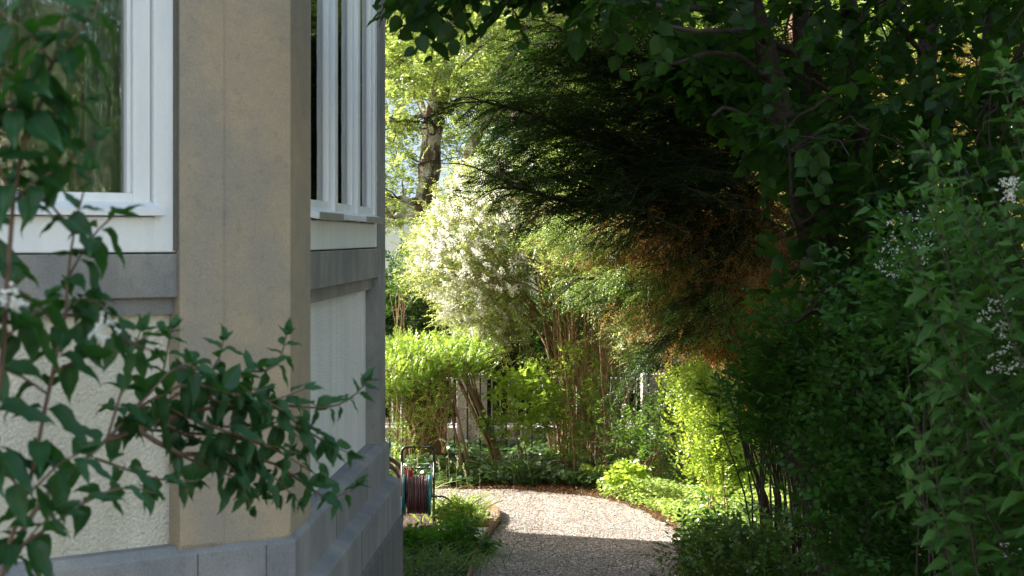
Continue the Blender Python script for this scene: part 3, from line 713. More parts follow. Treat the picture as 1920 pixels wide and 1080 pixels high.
fw = empty('street_fence', 'pale metal fence panels on a low concrete wall with square piers', 'fence', (X2(1000), Y2, 0))
zw = 3-(800-445)*s2; zr = 3-(708-445)*s2
m = MB(); m.box(X2(250), X2(2300), Y2-.12, Y2+.12, -.05, zw); m.build('low_wall', M['concrete'], fw, bevel=.01)
piers = [(857, 913), (1203, 1250), (1560, 1610)]
for a, b in piers:
    m = MB(); m.box(X2(a), X2(b), Y2-.17, Y2+.17, -.05, zr+.06); m.build('pier', M['concrete'], fw, bevel=.012)
spans = [(250, 857), (913, 1203), (1250, 1560), (1610, 2300)]
nbar = 0
for a, b in spans:
    for zz, th in ((zr, .028), (zw+.045, .022)):
        m = MB(); m.box(X2(a)+.003, X2(b)-.003, Y2-.018, Y2+.018, zz-th, zz); m.build('rail', M['palesteel'], fw)
    x = a+9
    while x < b-5:
        m = MB(); m.tube([(X2(x), Y2, zw+.045), (X2(x), Y2, zr-.028)], .0095, 6); m.build('bar', M['palesteel'], fw, smooth=False); x += 15.9; nbar += 1
m = MB(); th = np.linspace(0, 2*pi, 25); cc = (X2(958), 3-(765-445)*s2)
m.tube([(cc[0]+.075*cos(a), Y2-.02, cc[1]+.075*sin(a)) for a in th], .007, 6, caps=False); m.build('ring', M['palesteel'], fw)
gpier = empty('gate_pier', 'brown gate pier with a flat stone cap behind the hedge stems', 'pier', at(797, 445, 22.2)*np.array([1, 1, 0]))
a = at(762, 658, 22.2); b = at(836, 658, 22.2)
m = MB(); m.box(a[0], b[0], 22.2-.25, 22.2+.25, 0, a[2]); m.build('pier_body', M['brownpier'], gpier, bevel=.01)
m = MB(); m.box(a[0]-.05, b[0]+.05, 22.2-.30, 22.2+.30, a[2]+.001, a[2]+.055); m.build('cap', M['concrete'], gpier, bevel=.012)

# ------------------------------------------------------------------ clipped hedge on bare stems
R = np.random.default_rng(31)
hg = plantobj('hedge', 'sunlit flat topped hedge on bare stems beside the house corner', 'hedge', at(800, 445, 21.4))
W = Wood()
for s in ([(735, 900), (745, 800), (752, 720), (748, 680)], [(800, 720), (790, 690), (770, 670)], [(835, 850), (812, 780), (798, 740), (775, 700)], [(812, 780), (830, 740), (828, 690)],
          [(865, 870), (850, 790), (842, 720), (840, 680)], [(876, 868), (862, 800), (848, 740), (842, 700)], [(836, 812), (832, 740), (833, 690)], [(758, 860), (765, 780), (775, 720)],
          [(770, 850), (760, 760), (735, 700)], [(790, 850), (800, 770), (815, 700)], [(830, 845), (838, 780), (860, 700)]):
    W.limb(path3([(x, y, 21.3+R.normal(0, .05)) for x, y in s], 21.3), .022, .012, 6, 12, .008, R)
for k in range(26):
    x = R.uniform(728, 850); y = R.uniform(760, 850); W.limb(path3([(x, y), (x+R.normal(0, 14), y-35), (x+R.normal(0, 40), y-80)], 21.2+R.normal(0, .25)), .006, .003, 4, 7, .006, R)
W.nodes.append(path3([(700, 700), (760, 690), (830, 690), (890, 690)], 21.4))
P, C = clumps([(640, 650), (730, 646), (800, 642), (860, 652), (905, 668), (900, 700), (870, 708), (820, 700), (780, 725), (752, 740), (700, 760), (640, 760)], 240, 16, .10, 21.4, .65, R, edge=25, flat=.6)
W.connect(C, .006, .003, R)
leaves(hg, 'foliage', P, outward(P, P.mean(0)-np.array([0, 0, 1.2]), R, .4, .8), .10, 11, .030, .55, M['l_hedge'], 'tri', R, ang=50, droop=0)
Ps, C = clumps([(726, 720), (850, 715), (860, 770), (780, 840), (726, 860)], 85, 5, .09, 21.2, .3, R, edge=20)
leaves(hg, 'foliage', Ps, nrm(R.normal(0, 1, Ps.shape)), .12, 7, .036, .55, M['l_hedge'], 'tri', R)
# few upright shoots above the clipped top
Ps = fill([(740, 648), (900, 660), (900, 668), (740, 668)], 45, 21.4, .5, R); leaves(hg, 'foliage', Ps, nrm(R.normal(0, .2, Ps.shape)+np.array([0, 0, 1])), .26, 12, .042, .5, M['l_hedge'], 'tri', R, ang=50, droop=-.05)
W.build('stems', M['stem_brown'], hg)

# leaning old shrub stem
R = np.random.default_rng(33)
ls = plantobj('leaning_shrub', 'old shrub with a bundle of leaning stems in front of the concrete pier', 'shrub', at(930, 445, 21.6))
W = Wood()
for k in range(11):
    dx = R.normal(0, 9); W.limb(path3([(936+dx*.6, 890), (925+dx, 840), (905+dx*1.2, 790), (882+dx*1.5, 735), (868+dx*2.2, 700), (850+dx*3, 670)], 21.7+R.normal(0, .07)), .022, .008, 6, 12, .008, R)
P, C = clumps([(840, 655), (900, 650), (925, 680), (900, 705), (870, 705), (845, 690)], 28, 12, .12, 21.7, .35, R, edge=25)
W.connect(C, .006, .003, R)
leaves(ls, 'foliage', P, outward(P, P.mean(0)-np.array([0, 0, .5]), R, .4, .6), .13, 9, .042, .5, M['l_hedge'], 'tri', R)
P, C = clumps([(900, 790), (940, 780), (960, 840), (910, 850)], 9, 8, .10, 21.6, .3, R, edge=25)
leaves(ls, 'foliage', P, outward(P, P.mean(0)-np.array([0, 0, .5]), R, .4, .6), .13, 8, .045, .55, M['l_mid'], 'tri', R)
W.build('stems', M['stem_brown'], ls)

# ------------------------------------------------------------------ big white flowered shrub
R = np.random.default_rng(41)
ws = plantobj('flowering_shrub', 'big arching shrub with white blossom and bundled red brown stems', 'shrub', at(1105, 445, 22.5))
W = Wood(); YW = 22.5
tipx = R.uniform(790, 1290, 78)
for k, tx in enumerate(tipx):
    bx = 1040+R.uniform(0, 135); side = (tx-1060)/300.
    top = 300+max(0, (tx-980))*.55+R.uniform(0, 150) if tx > 900 else 330+(900-tx)*1.4+R.uniform(0, 80)
    mx = bx+(tx-bx)*.25; my = 620+R.uniform(-60, 60); dY = R.normal(0, .5)
    W.limb(path3([(bx, 885, YW+dY*.2), (bx+(mx-bx)*.5, 760, YW+dY*.4), (mx, my, YW+dY*.7), (bx+(tx-bx)*.62, (my+top)/2-10, YW+dY), (tx, top, YW+dY*1.5)], YW), .021*R.uniform(.6, 1.25), .006, 6, 16, .014, R)
main = [(776, 470), (800, 420), (835, 370), (868, 322), (895, 308), (940, 285), (985, 330), (1040, 390), (1130, 430), (1210, 450), (1280, 500), (1290, 560), (1240, 620), (1180, 590), (1120, 520), (1050, 480), (1000, 520), (985, 625), (940, 672), (895, 655), (850, 610), (815, 560), (795, 525), (772, 505)]
P, C = clumps(main, 420, 18, .14, YW, .95, R, edge=70, flat=.75)
P2_, C2_ = clumps([(1040, 380), (1130, 400), (1290, 440), (1320, 540), (1280, 600), (1210, 600), (1120, 540), (1050, 520), (1000, 450)], 190, 16, .15, YW-1.3, .4, R, edge=40)
P = np.concatenate([P, P2_]); C = np.concatenate([C, C2_])
W.connect(C, .008, .003, R, sag=.15)
cen = np.array([.75, YW, 1.2])
_, tw = leaves(ws, 'foliage', P, outward(P, cen, R, -.1, .6), .17, 9, .050, .42, M['l_white'], 'tri', R, ang=48, droop=.25)
W.batch(tw[::3], np.full((len(tw[::3]), 4), .003), 3)
low = [(985, 700), (1020, 670), (1080, 650), (1120, 690), (1115, 800), (1090, 860), (1050, 860), (1010, 820), (975, 790), (970, 740), (985, 720)]
for k in range(38):
    bx = R.uniform(1050, 1165); tx = bx+(bx-1100)*R.uniform(.2, 1.1)+R.normal(0, 14); W.limb(path3([(bx, 880), (bx+(tx-bx)*.3, 760), (tx, R.uniform(470, 620))], YW-.9+R.normal(0, .2)), .011, .005, 5, 10, .01, R, node=False)
P, C = clumps(low, 46, 13, .10, YW-1.15, .35, R, edge=40)
P2_, C2_ = clumps([(1060, 640), (1110, 640), (1150, 760), (1140, 860), (1040, 865), (1010, 760)], 30, 13, .12, YW-.9, .3, R, edge=40)
P = np.concatenate([P, P2_]); C = np.concatenate([C, C2_])
W.connect(C[::2], .005, .002, R)
_, tw = leaves(ws, 'lower_foliage', P, outward(P, np.array([1., YW, .6]), R, .1, .7), .15, 9, .038, .55, M['l_hedge'], 'tri', R, ang=55, droop=.1)
# arching leafy shoots sticking out
for s in ([(1010, 690), (985, 672), (960, 690), (945, 720)], [(985, 640), (975, 600), (960, 560)]):
    Q = W.limb(path3(s, YW-.9), .006, .003, 4, 10)
    leaves(ws, 'lower_foliage', Q, nrm(np.gradient(Q, axis=0)+R.normal(0, .2, Q.shape)), .13, 9, .045, .5, M['l_hedge'], 'tri', R)
# blossom panicles, mostly on the sunny left side
flp = [(776, 470), (800, 420), (835, 370), (868, 322), (895, 308), (940, 285), (985, 330), (1010, 400), (1000, 520), (985, 600), (960, 660), (920, 670), (880, 640), (830, 590), (795, 525), (772, 505)]
Cf = fill(flp, 1150, YW, 1.2, R, edge=50)
dl = edge_dist(flp[:9], (Cf[:, 0]/Cf[:, 1]*F+960), HZ+(EYE-Cf[:, 2])/Cf[:, 1]*F)
keep = R.random(len(Cf)) < np.exp(-((Cf[:, 0]/Cf[:, 1]*F+960)-800).clip(0)/150.)+.06
Cf = Cf[keep]
Dd = outward(Cf, cen, R, .0, .4)
npet = 46
t = R.random((len(Cf), npet)); Lp = R.uniform(.10, .19, len(Cf))
pp = Cf[:, None]+Dd[:, None]*(t*Lp[:, None])[..., None]+R.normal(0, .022, (len(Cf), npet, 3))*(1.2-t)[..., None]
K = pp.shape[0]*npet
link('blossom', leaf_mesh('blossom', pp.reshape(-1, 3), nrm(R.normal(0, 1, (K, 3))), nrm(R.normal(0, 1, (K, 3))), R.uniform(.018, .030, K), R.uniform(.018, .026, K), 'tri', R), M['petal'], ws)
Cf = fill([(1180, 560), (1240, 640), (1270, 680), (1330, 720), (1290, 560), (1240, 530)], 16, YW-.3, .6, R); pp = Cf[:, None]+R.normal(0, .03, (16, 26, 3)); K = 16*26
link('blossom', leaf_mesh('blossom', pp.reshape(-1, 3), nrm(R.normal(0, 1, (K, 3))), nrm(R.normal(0, 1, (K, 3))), .026, .022, 'tri', R), M['petal'], ws)
W.build('stems', M['stem_brown'], ws)

# light leafed shrub between the white shrub and the yew trunk
bush('shrub', 'light green drooping shrub hanging beside the bare stem bundle', 'shrub', [(1150, 560), (1200, 520), (1300, 520), (1380, 560), (1370, 640), (1300, 650), (1230, 680), (1190, 690), (1160, 640)], 90, 20, .15, 21.0, .8, 43, .042, .5, 'l_white', nl=9, L=.18, droop=.3, up=-.1, base=(1290, 0), srad=.014, nst=7)
# wine coloured maple-like bright leaves in front of the fence
bush('sapling', 'young broad leaved sapling glowing yellow green before the iron fence', 'sapling', [(935, 735), (960, 700), (1010, 705), (1035, 735), (1030, 790), (1000, 830), (960, 800), (940, 770)], 26, 6, .10, 21.4, .25, 44, .095, .85, 'l_forsythia', tpl='oval', nl=4, L=.14, srad=.008, nst=4, droop=.2)
# bright shrub at the right edge of the path
bush('shrub', 'bright yellow green shrub in full sun at the right path edge', 'shrub', [(1265, 715), (1300, 712), (1360, 735), (1385, 760), (1390, 830), (1400, 900), (1360, 930), (1320, 900), (1300, 840), (1290, 780)], 120, 17, .12, 18.0, .45, 45, .042, .65, 'l_forsythia', tpl='oval', nl=8, L=.18, up=.5, srad=.008, droop=.0, edge=30)
bush('shrub', 'shaded low shrub with bright leaf tips in front of the fence gap', 'shrub', [(1160, 790), (1200, 760), (1260, 740), (1300, 760), (1310, 850), (1260, 880), (1190, 880), (1150, 840)], 60, 12, .15, 20.6, .5, 46, .055, .5, 'l_mid', nl=7, L=.2, srad=.008, up=.3)

# ------------------------------------------------------------------ yew: dark sprays, brown dead inner needles
R = np.random.default_rng(51)
yw = plantobj('yew_tree', 'huge dark conifer with drooping branches and rust brown inner needles', 'tree', at(1420, 445, 19.5))
W = Wood(); WT = Wood(); YY = 17.5
WT.limb(path3([(1388, 870, 19.5), (1395, 780, 19.5), (1400, 700, 19.4), (1430, 600, 19.2), (1500, 450, 18.8), (1520, 250, 18.6), (1500, 0, 18.5), (1490, -200, 18.5)], 19), .17, .12, 10, 22, .02, R)
WT.limb(path3([(1410, 870, 19.7), (1425, 760, 19.7), (1450, 640, 19.6), (1530, 500, 19.4), (1620, 300, 19.2)], 19), .10, .06, 9, 16, .02, R)
limbs = [[(1500, 480, 18.8), (1420, 430, 18.2), (1350, 390, 17.8), (1200, 300, 17.3), (1050, 240, 16.9), (910, 190, 16.6)],
 [(1500, 470, 18.8), (1440, 420, 18.3), (1310, 280, 17.8), (1160, 150, 17.4), (1060, 60, 17.2)],
 [(1500, 500, 18.8), (1420, 480, 18.2), (1330, 430, 17.8), (1150, 385, 17.4), (1040, 370, 17.1), (940, 330, 16.9)],
 [(1515, 400, 18.7), (1400, 250, 18), (1290, 100, 17.6), (1200, 0, 17.4)],
 [(1490, 520, 18.8), (1400, 490, 18.2), (1290, 450, 17.8), (1180, 425, 17.5)],
 [(1450, 580, 19), (1350, 540, 18.5), (1240, 520, 18.2), (1085, 525, 17.9)],
 [(1520, 300, 18.6), (1450, 150, 18), (1380, 0, 17.7)], [(1440, 600, 19.2), (1370, 590, 18.6), (1300, 600, 18.2), (1240, 640, 18)],
 [(1500, 460, 18.8), (1400, 520, 18), (1330, 560, 17.6)], [(1510, 440, 18.8), (1380, 340, 18), (1250, 330, 17.3), (1150, 330, 17)],
 [(1520, 350, 18.7), (1620, 280, 18.3), (1760, 200, 18)], [(1500, 500, 18.8), (1620, 480, 18.5), (1760, 450, 18)]]
for l in limbs: W.limb(path3(l, YY), .048, .013, 7, 18, .025, R)
# lateral branches on every limb
lat = []
for l in list(W.nodes):
    k = len(l)
    for i in range(3, k):
        for s in (-1, 1):
            d = l[min(i+1, k-1)]-l[i-1]; d = d/np.linalg.norm(d)
            if R.random() < .85:
                e = l[i]+d*R.uniform(.2, .55)+np.array([R.normal(0, .12), s*R.uniform(.15, .7), R.uniform(-.38, .12)]); lat.append(W.limb(np.array([l[i], (l[i]+e)/2+np.array([0, 0, .06]), e]), .010, .004, 4, 6))
yp = [(900, 178), (935, 205), (985, 175), (960, 120), (1000, 70), (1040, 40), (1110, 20), (1180, 60), (1230, 110), (1300, 60), (1420, 60), (1560, 100), (1620, 150), (1620, 400), (1560, 440), (1500, 330), (1400, 320), (1300, 350), (1270, 420), (1210, 400), (1130, 375), (1080, 360), (1010, 350), (935, 318), (925, 305), (1000, 302), (1010, 300), (950, 265), (930, 230)]
P, C = clumps(yp, 260, 8, .16, YY+.4, .6, R, edge=70, flat=.5)
LP = np.concatenate([x[2:] for x in lat]+[x[5:] for x in W.nodes[:12]])
P = np.concatenate([P, LP+R.normal(0, .04, LP.shape)]); 
W.connect(C, .009, .003, R, sag=.05)
def needles(parent, name, P, D, L, nn, nlen, nwid, mt, rng, droop=.35):
    pos, d, nor, sz, t, tw = sprays(P, D, L, nn, nlen, rng, ang=58, droop=droop, vary=.15)
    return link(name, leaf_mesh(name, pos, d, nor, sz, nwid, 'tri', rng), mt, parent), tw
def ydir(P, rng, rn=.55): return nrm(np.array([-.75, -.25, -.32])+rng.normal(0, rn, P.shape)*np.array([.8, 1, .7]))
D = ydir(P, R)
# each spray: a shoot with side shoots, all feathered with flat needles
def feather(P, D, rng, ns=6, L=.28):
    S = nrm(np.cross(D, np.array([0, 0, 1.])+rng.normal(0, .3, D.shape))); out = [(P, D)]
    for k in range(ns):
        f = (k+.5)/ns; s = 1 if k % 2 else -1
        out.append((P+D*L*f-np.array([0, 0, .1])*L*f, nrm(D*.75+S*s*.7+np.array([0, 0, -.12]))))
    return np.concatenate([o[0] for o in out]), np.concatenate([o[1] for o in out])
P2, D2 = feather(P, D, R)
_, tw = needles(yw, 'crown', P2, D2, np.concatenate([np.full(len(P), .24), np.full(len(P2)-len(P), .13)]), 10, .030, .014, M['l_yew'], R, .15)
W.batch(tw[:len(P)], np.full((len(P), 4), .0035), 3)
# layered boughs: each a drooping axis with side shoots on both sides
TB = fill(yp, 420, YY-.15, .9, R, 60); SP = []; SD = []; SL = []
limbpts = np.concatenate([resample(path3(limbs[i], YY), 46)[a:] for i, a in ((0, 14), (2, 16), (1, 14))])
TB = np.concatenate([TB]+[limbpts+R.normal(0, 1, limbpts.shape)*np.array([.10, .22, .10])+np.array([-.04, 0, -.07]) for _ in range(2)])
for tip in TB:
    hd = nrm(np.array([-.9+R.normal(0, .15), -.2+R.normal(0, .3), R.normal(.02, .16)])); L_ = R.uniform(.55, 1.15); kk = int(L_/.045)
    A = tip-hd*L_+np.array([0, 0, -.02]); mid = (A+tip)/2+np.array([0, 0, .10*L_]); Q = resample(np.array([A, mid, tip]), kk)
    W.limb(np.array([A, mid, tip]), .007, .002, 4, 7, node=False)
    T = nrm(np.gradient(Q, axis=0)); sd = nrm(np.cross(T[0], [R.normal(0, .3), R.normal(0, .25), 1]))
    for i in range(kk):
        f = i/(kk-1)
        for s_ in (-1, 1):
            if R.random() < .15: continue
            SP.append(Q[i]); SD.append(T[i]*.75+sd*s_*.75+np.array([0, 0, -.12])+R.normal(0, .1, 3)); SL.append((.06+.20*min(1, (1-f)*2.2))*R.uniform(.7, 1.2))
    SP.append(Q[-1]); SD.append(T[-1]); SL.append(.09)
needles(yw, 'crown', np.array(SP), nrm(np.array(SD)), np.array(SL), 11, .028, .014, M['l_yew'], R, .12)
# dead brown inner needles in the lower inside
bp = [(1120, 400), (1200, 400), (1290, 350), (1400, 380), (1500, 500), (1500, 640), (1440, 700), (1350, 620), (1240, 590), (1180, 540)]
P, C = clumps(bp, 250, 13, .17, 18.8, .5, R, edge=50)
P2, D2 = feather(P, nrm(np.array([-.4, -.3, -.75])+R.normal(0, .35, P.shape)), R, 3)
_, tw = needles(yw, 'dead_needles', P2, D2, .15, 9, .032, .013, M['l_dead'], R, .2)
W.batch(tw[::2], np.full((len(tw[::2]), 4), .003), 3)
Pd, Cd = clumps([(1180, 430), (1230, 360), (1320, 340), (1500, 345), (1500, 560), (1420, 640), (1330, 600), (1250, 540)], 70, 10, .15, 17.7, .4, R, edge=50)
Pd2, Dd2 = feather(Pd, nrm(np.array([-.5, -.3, -.5])+R.normal(0, .4, Pd.shape)), R, 3)
needles(yw, 'dead_needles', Pd2, Dd2, .14, 8, .032, .012, M['l_dead'], R, .2)
P, C = clumps(bp[:5], 20, 9, .15, 17.9, .5, R, edge=50)
P2, D2 = feather(P, ydir(P, R), R, 4); needles(yw, 'inner_needles', P2, D2, .17, 9, .030, .0115, M['l_yew'], R)
# fresh sunlit tips on the lowest branches
tp = [(1080, 540), (1085, 520), (1150, 505), (1250, 500), (1350, 520), (1400, 560), (1360, 620), (1280, 600), (1200, 590), (1180, 560), (1130, 550)]
P, C = clumps(tp, 46, 10, .11, 17.9, .5, R, edge=25, flat=.5)
P = np.concatenate([P, path3([(1080+i*8, 528-i*1.0+R.normal(0, 4)) for i in range(30)], 17.8)])
P2, D2 = feather(P, ydir(P, R, .3), R, 5, .2); needles(yw, 'fresh_tips', P2, D2, .15, 10, .030, .013, M['l_yew_tip'], R)
P, C = clumps([(1060, 400), (1160, 420), (1240, 460), (1200, 480), (1100, 470), (1040, 430)], 18, 10, .12, 18.6, .4, R, edge=25, flat=.5)
P2, D2 = feather(P, ydir(P, R, .3), R, 5, .2); needles(yw, 'fresh_tips', P2, D2, .15, 10, .030, .013, M['l_yew_tip'], R)
# hanging fringes of small leaves low on the trunk side
P, C = clumps([(1350, 640), (1440, 600), (1500, 640), (1480, 720), (1400, 730), (1360, 700)], 60, 12, .13, 18.9, .5, R, edge=30)
P2, D2 = feather(P, nrm(np.array([-.2, -.2, -.9])+R.normal(0, .3, P.shape)), R, 3); needles(yw, 'dead_needles', P2, D2, .18, 9, .030, .010, M['l_dead'], R)
W.build('branches', M['bark_dark'], yw)
WT.build('trunk', M['bark_red'], yw)

# ------------------------------------------------------------------ brown leaved small tree deep on the right
bush('golden_tree', 'golden leaved tree glowing deep behind the dark trunks', 'tree', [(1200, 420), (1400, 260), (1500, 140), (1950, 100), (1950, 640), (1500, 700), (1330, 640), (1220, 560)], 260, 22, .26, 24.5, 1.2, 55, .06, .5, 'l_gold', nl=9, L=.24, srad=.05, nst=7, smat='bark_dark', base=(1600, 0))
bush('understory_tree', 'yellow green sunlit tree glimpsed between the dark right trunks', 'tree', [(1350, -40), (2050, -150), (2050, 760), (1600, 780), (1420, 500)], 260, 20, .28, 26.5, 1.0, 56, .07, .5, 'l_hedge', nl=9, L=.26, srad=.05, nst=7, smat='bark_dark', base=(1750, 0))
# ------------------------------------------------------------------ lime tree with big dark leaves (top and right)
R = np.random.default_rng(61)
lt = plantobj('lime_tree', 'many stemmed lime tree with big round dark leaves over the path', 'tree', at(1640, 445, 9.2))
W = Wood(); YL = 9.2
tr = [([(1650, 1080, 9.4), (1640, 760, 9.3), (1600, 620, 9.3), (1545, 500, 9.2), (1500, 380, 9.2), (1478, 260, 9.1), (1450, 150, 9), (1420, 40, 8.9), (1400, -80, 8.8)], .085, .05),
      ([(1655, 1080, 9.6), (1635, 700, 9.5), (1560, 480, 9.5), (1530, 330, 9.5), (1505, 200, 9.5), (1500, 60, 9.5), (1505, -80, 9.5)], .07, .04),
      ([(1650, 1080, 9.8), (1625, 640, 9.8), (1612, 400, 9.8), (1608, 200, 9.8), (1590, 0, 9.8), (1580, -120, 9.8)], .07, .05),
      ([(1760, 1100, 10), (1730, 640, 10), (1722, 420, 10), (1735, 240, 10), (1742, 80, 10), (1750, -100, 10)], .075, .05),
      ([(1860, 1100, 10), (1870, 500, 10), (1850, 200, 10), (1880, -100, 10)], .07, .05)]
for p, a, b in tr: W.limb(path3([(x, y, d) for x, y, d in p], YL), a, b, 10, 26, .008, R)
for s in ([(1420, 40, 8.9), (1330, 20, 8.4), (1200, 10, 7.6), (1050, -20, 6.9), (900, -30, 6.5), (740, -40, 6.2)], [(1450, 150, 9), (1380, 100, 8.7), (1290, 110, 8.4), (1230, 120, 8.2)],
          [(1500, 100, 9.3), (1400, 60, 8.6), (1300, 60, 8), (1160, 30, 7.4)], [(1530, 330, 9.5), (1460, 270, 9), (1380, 210, 8.6), (1330, 215, 8.4)],
          [(1610, 250, 9.8), (1560, 180, 9), (1500, 130, 8.6)], [(1742, 120, 10), (1680, 40, 9), (1600, -10, 8.3)], [(1735, 260, 10), (1800, 200, 9), (1880, 170, 8.4)],
          [(1612, 400, 9.8), (1560, 390, 9), (1500, 420, 8.6), (1470, 250, 8.4)], [(1722, 420, 10), (1660, 380, 9.2), (1600, 360, 8.8)], [(1600, 620, 9.3), (1540, 590, 8.8), (1480, 600, 8.4)]):
    W.limb(path3(s, YL), .020, .007, 6, 16, .012, R)
lp = [(1200, -200), (2100, -200), (2100, 620), (1700, 640), (1620, 620), (1560, 560), (1500, 430), (1470, 300), (1440, 210), (1380, 120), (1280, 90), (1200, 60)]
P, C = clumps(lp, 195, 6, .15, 8.9, 1.0, R, edge=120, flat=.45)
fr = [(700, -200), (900, -200), (1000, -120), (1250, -200), (1250, 30), (1150, 60), (1110, 30), (1060, 10), (1000, -50), (900, -30), (840, 30), (800, 15), (760, 28), (725, 12)]
Pf, Cf = clumps(fr, 44, 4, .09, 6.6, .5, R, edge=60, flat=.35)
k = (EYE-Pf[:, 2])/Pf[:, 1]*F+HZ; pxx = Pf[:, 0]/Pf[:, 1]*F+960
Pf = Pf[(k < 20+25*(pxx > 1100)) & (pxx > 738)]
W.connect(np.concatenate([C, Cf]), .008, .003, R)
P = np.concatenate([P, Pf])
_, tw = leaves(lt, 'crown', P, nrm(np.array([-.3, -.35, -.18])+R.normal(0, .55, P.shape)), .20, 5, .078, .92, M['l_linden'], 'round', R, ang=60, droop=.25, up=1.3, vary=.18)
W.batch(tw, np.full((len(tw), 4), .0028), 3)
# lit hanging leaves in the gap left of the trunk
P, C = clumps([(1240, 90), (1330, 60), (1450, 120), (1470, 240), (1400, 230), (1360, 190), (1290, 140), (1260, 130)], 34, 4, .10, 10.2, .4, R, edge=40, flat=.5)
leaves(lt, 'crown', P, nrm(np.array([-.5, -.2, -.2])+R.normal(0, .4, P.shape)), .2, 5, .10, .92, M['l_linden'], 'round', R, ang=60, droop=.25, up=1.3)
W.build('trunk', M['bark_dark'], lt)
# higher canopy, unseen above the frame, added to darken path and right side
R = np.random.default_rng(62)
hc = plantobj('shade_canopy', 'unseen tall tree added so its dense canopy shades the path and right garden', 'tree', (6.5, 9, 0))
W = Wood(); W.limb(np.array([(6.5, 9, 0), (6.4, 9, 3), (6.0, 9, 6), (5.4, 9.3, 9)]), .28, .15, 10, 14, .02, R)
for k in range(9):
    a = R.uniform(0, 6.28); W.limb(np.array([(6.2, 9, 4.2+k*.4), (6.2+1.2*cos(a), 9+1.2*sin(a), 5.6+k*.4), (6.2+3*cos(a), 9+3.4*sin(a), 6.2+k*.35)]), .07, .02, 6, 10, .02, R)
n = 1300; C = np.stack([R.uniform(.9, 11, n), R.uniform(1.5, 17.5, n), R.uniform(5.8, 8.4, n)], -1); C = C[C[:, 0] > np.where(C[:, 1] < 12, 5.2, 2.6)]; n = len(C)
C2 = np.stack([R.uniform(-1.2, 4.2, 900), R.uniform(11, 18.5, 900), R.uniform(0, 1.6, 900)], -1); C2[:, 2] += 4.5+.139*C2[:, 1]; C3 = np.stack([R.uniform(-1.2, 8, 900), R.uniform(18, 25, 900), R.uniform(7.4, 11, 900)], -1); C[:, 2] += .6*(C[:, 1] > 12); C = np.concatenate([C, C2, C3]); n = len(C)  # extra unseen crowns that cut the skylight over the path and behind it
W.connect(C[::3], .02, .005, R)
P = np.repeat(C, 8, 0)+R.normal(0, .4, (n*8, 3))
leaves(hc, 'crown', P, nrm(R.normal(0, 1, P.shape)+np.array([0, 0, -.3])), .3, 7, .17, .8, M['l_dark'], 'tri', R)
W.build('trunk', M['bark_dark'], hc)

# ------------------------------------------------------------------ shrubs on the right
def shrub_r(name, label, poly, nc, per, Y, T, seed, size, wf, mt, tpl, **kw): return bush(name, label, 'shrub', poly, nc, per, kw.pop('sig', .12), Y, T, seed, size, wf, mt, tpl=tpl, **kw)
shrub_r('shrub', 'dark leathery leaved shrub whose bare black stems stand against the light', [(1460, 640), (1520, 580), (1590, 590), (1680, 640), (1720, 760), (1700, 860), (1600, 850), (1520, 840), (1460, 820), (1420, 760), (1440, 690)], 140, 8, 11.8, .7, 71, .085, .38, 'l_dark', 'oval', sig=.15, nl=7, L=.22, up=.3, base=(1560, 0), nst=12, srad=.014, smat='bark_dark', droop=.1)
shrub_r('shrub', 'dense small leaved dark shrub filling the middle of the right side', [(1580, 640), (1680, 560), (1900, 560), (2000, 1100), (1700, 1150), (1590, 1100), (1570, 960), (1580, 820)], 330, 12, 8.4, .5, 72, .042, .7, 'l_dark', 'oval', sig=.13, nl=7, L=.16, up=.2, base=(1800, 0), nst=12, srad=.012, smat='bark_dark')
shrub_r('shrub', 'low dark green shrub at the foot of the bare black stems', [(1285, 1050), (1350, 1000), (1430, 985), (1520, 985), (1620, 950), (1750, 1180), (1280, 1180)], 150, 10, 13.2, .6, 73, .055, .6, 'l_mid', 'oval', sig=.13, nl=6, L=.17, up=.5, base=(1450, 0), srad=.008, smat='bark_dark')
# thicket of bare stems
R = np.random.default_rng(75)
th = plantobj('stem_thicket', 'thicket of thin bare black stems against the sunlit ground', 'shrub', at(1520, 445, 14.0))
W = Wood()
for k in range(95):
    x = R.uniform(1420, 1620); lean = R.normal(-18, 26)
    W.limb(path3([(x, 1134), (x+lean*.4, 930), (x+lean, 800), (x+lean*1.6+R.normal(0, 15), 700)], 14+R.normal(0, .45)), R.uniform(.006, .014), .003, 5, 10, .012, R)
for s in ([(1600, 1010), (1560, 940), (1500, 880), (1460, 840)], [(1500, 1000), (1540, 920), (1600, 880)], [(1445, 1010), (1430, 920), (1395, 840), (1385, 800)]):
    W.limb(path3(s, 13.6), .022, .010, 6, 12, .01, R)
W.build('stems', M['bark_dark'], th)
P, C = clumps([(1390, 760), (1480, 720), (1640, 740), (1660, 870), (1560, 880), (1440, 850), (1400, 800)], 90, 8, .14, 14, .5, R, edge=40)
leaves(th, 'foliage', P, nrm(R.normal(0, 1, P.shape)), .18, 6, .055, .6, M['l_dark'], 'oval', R)

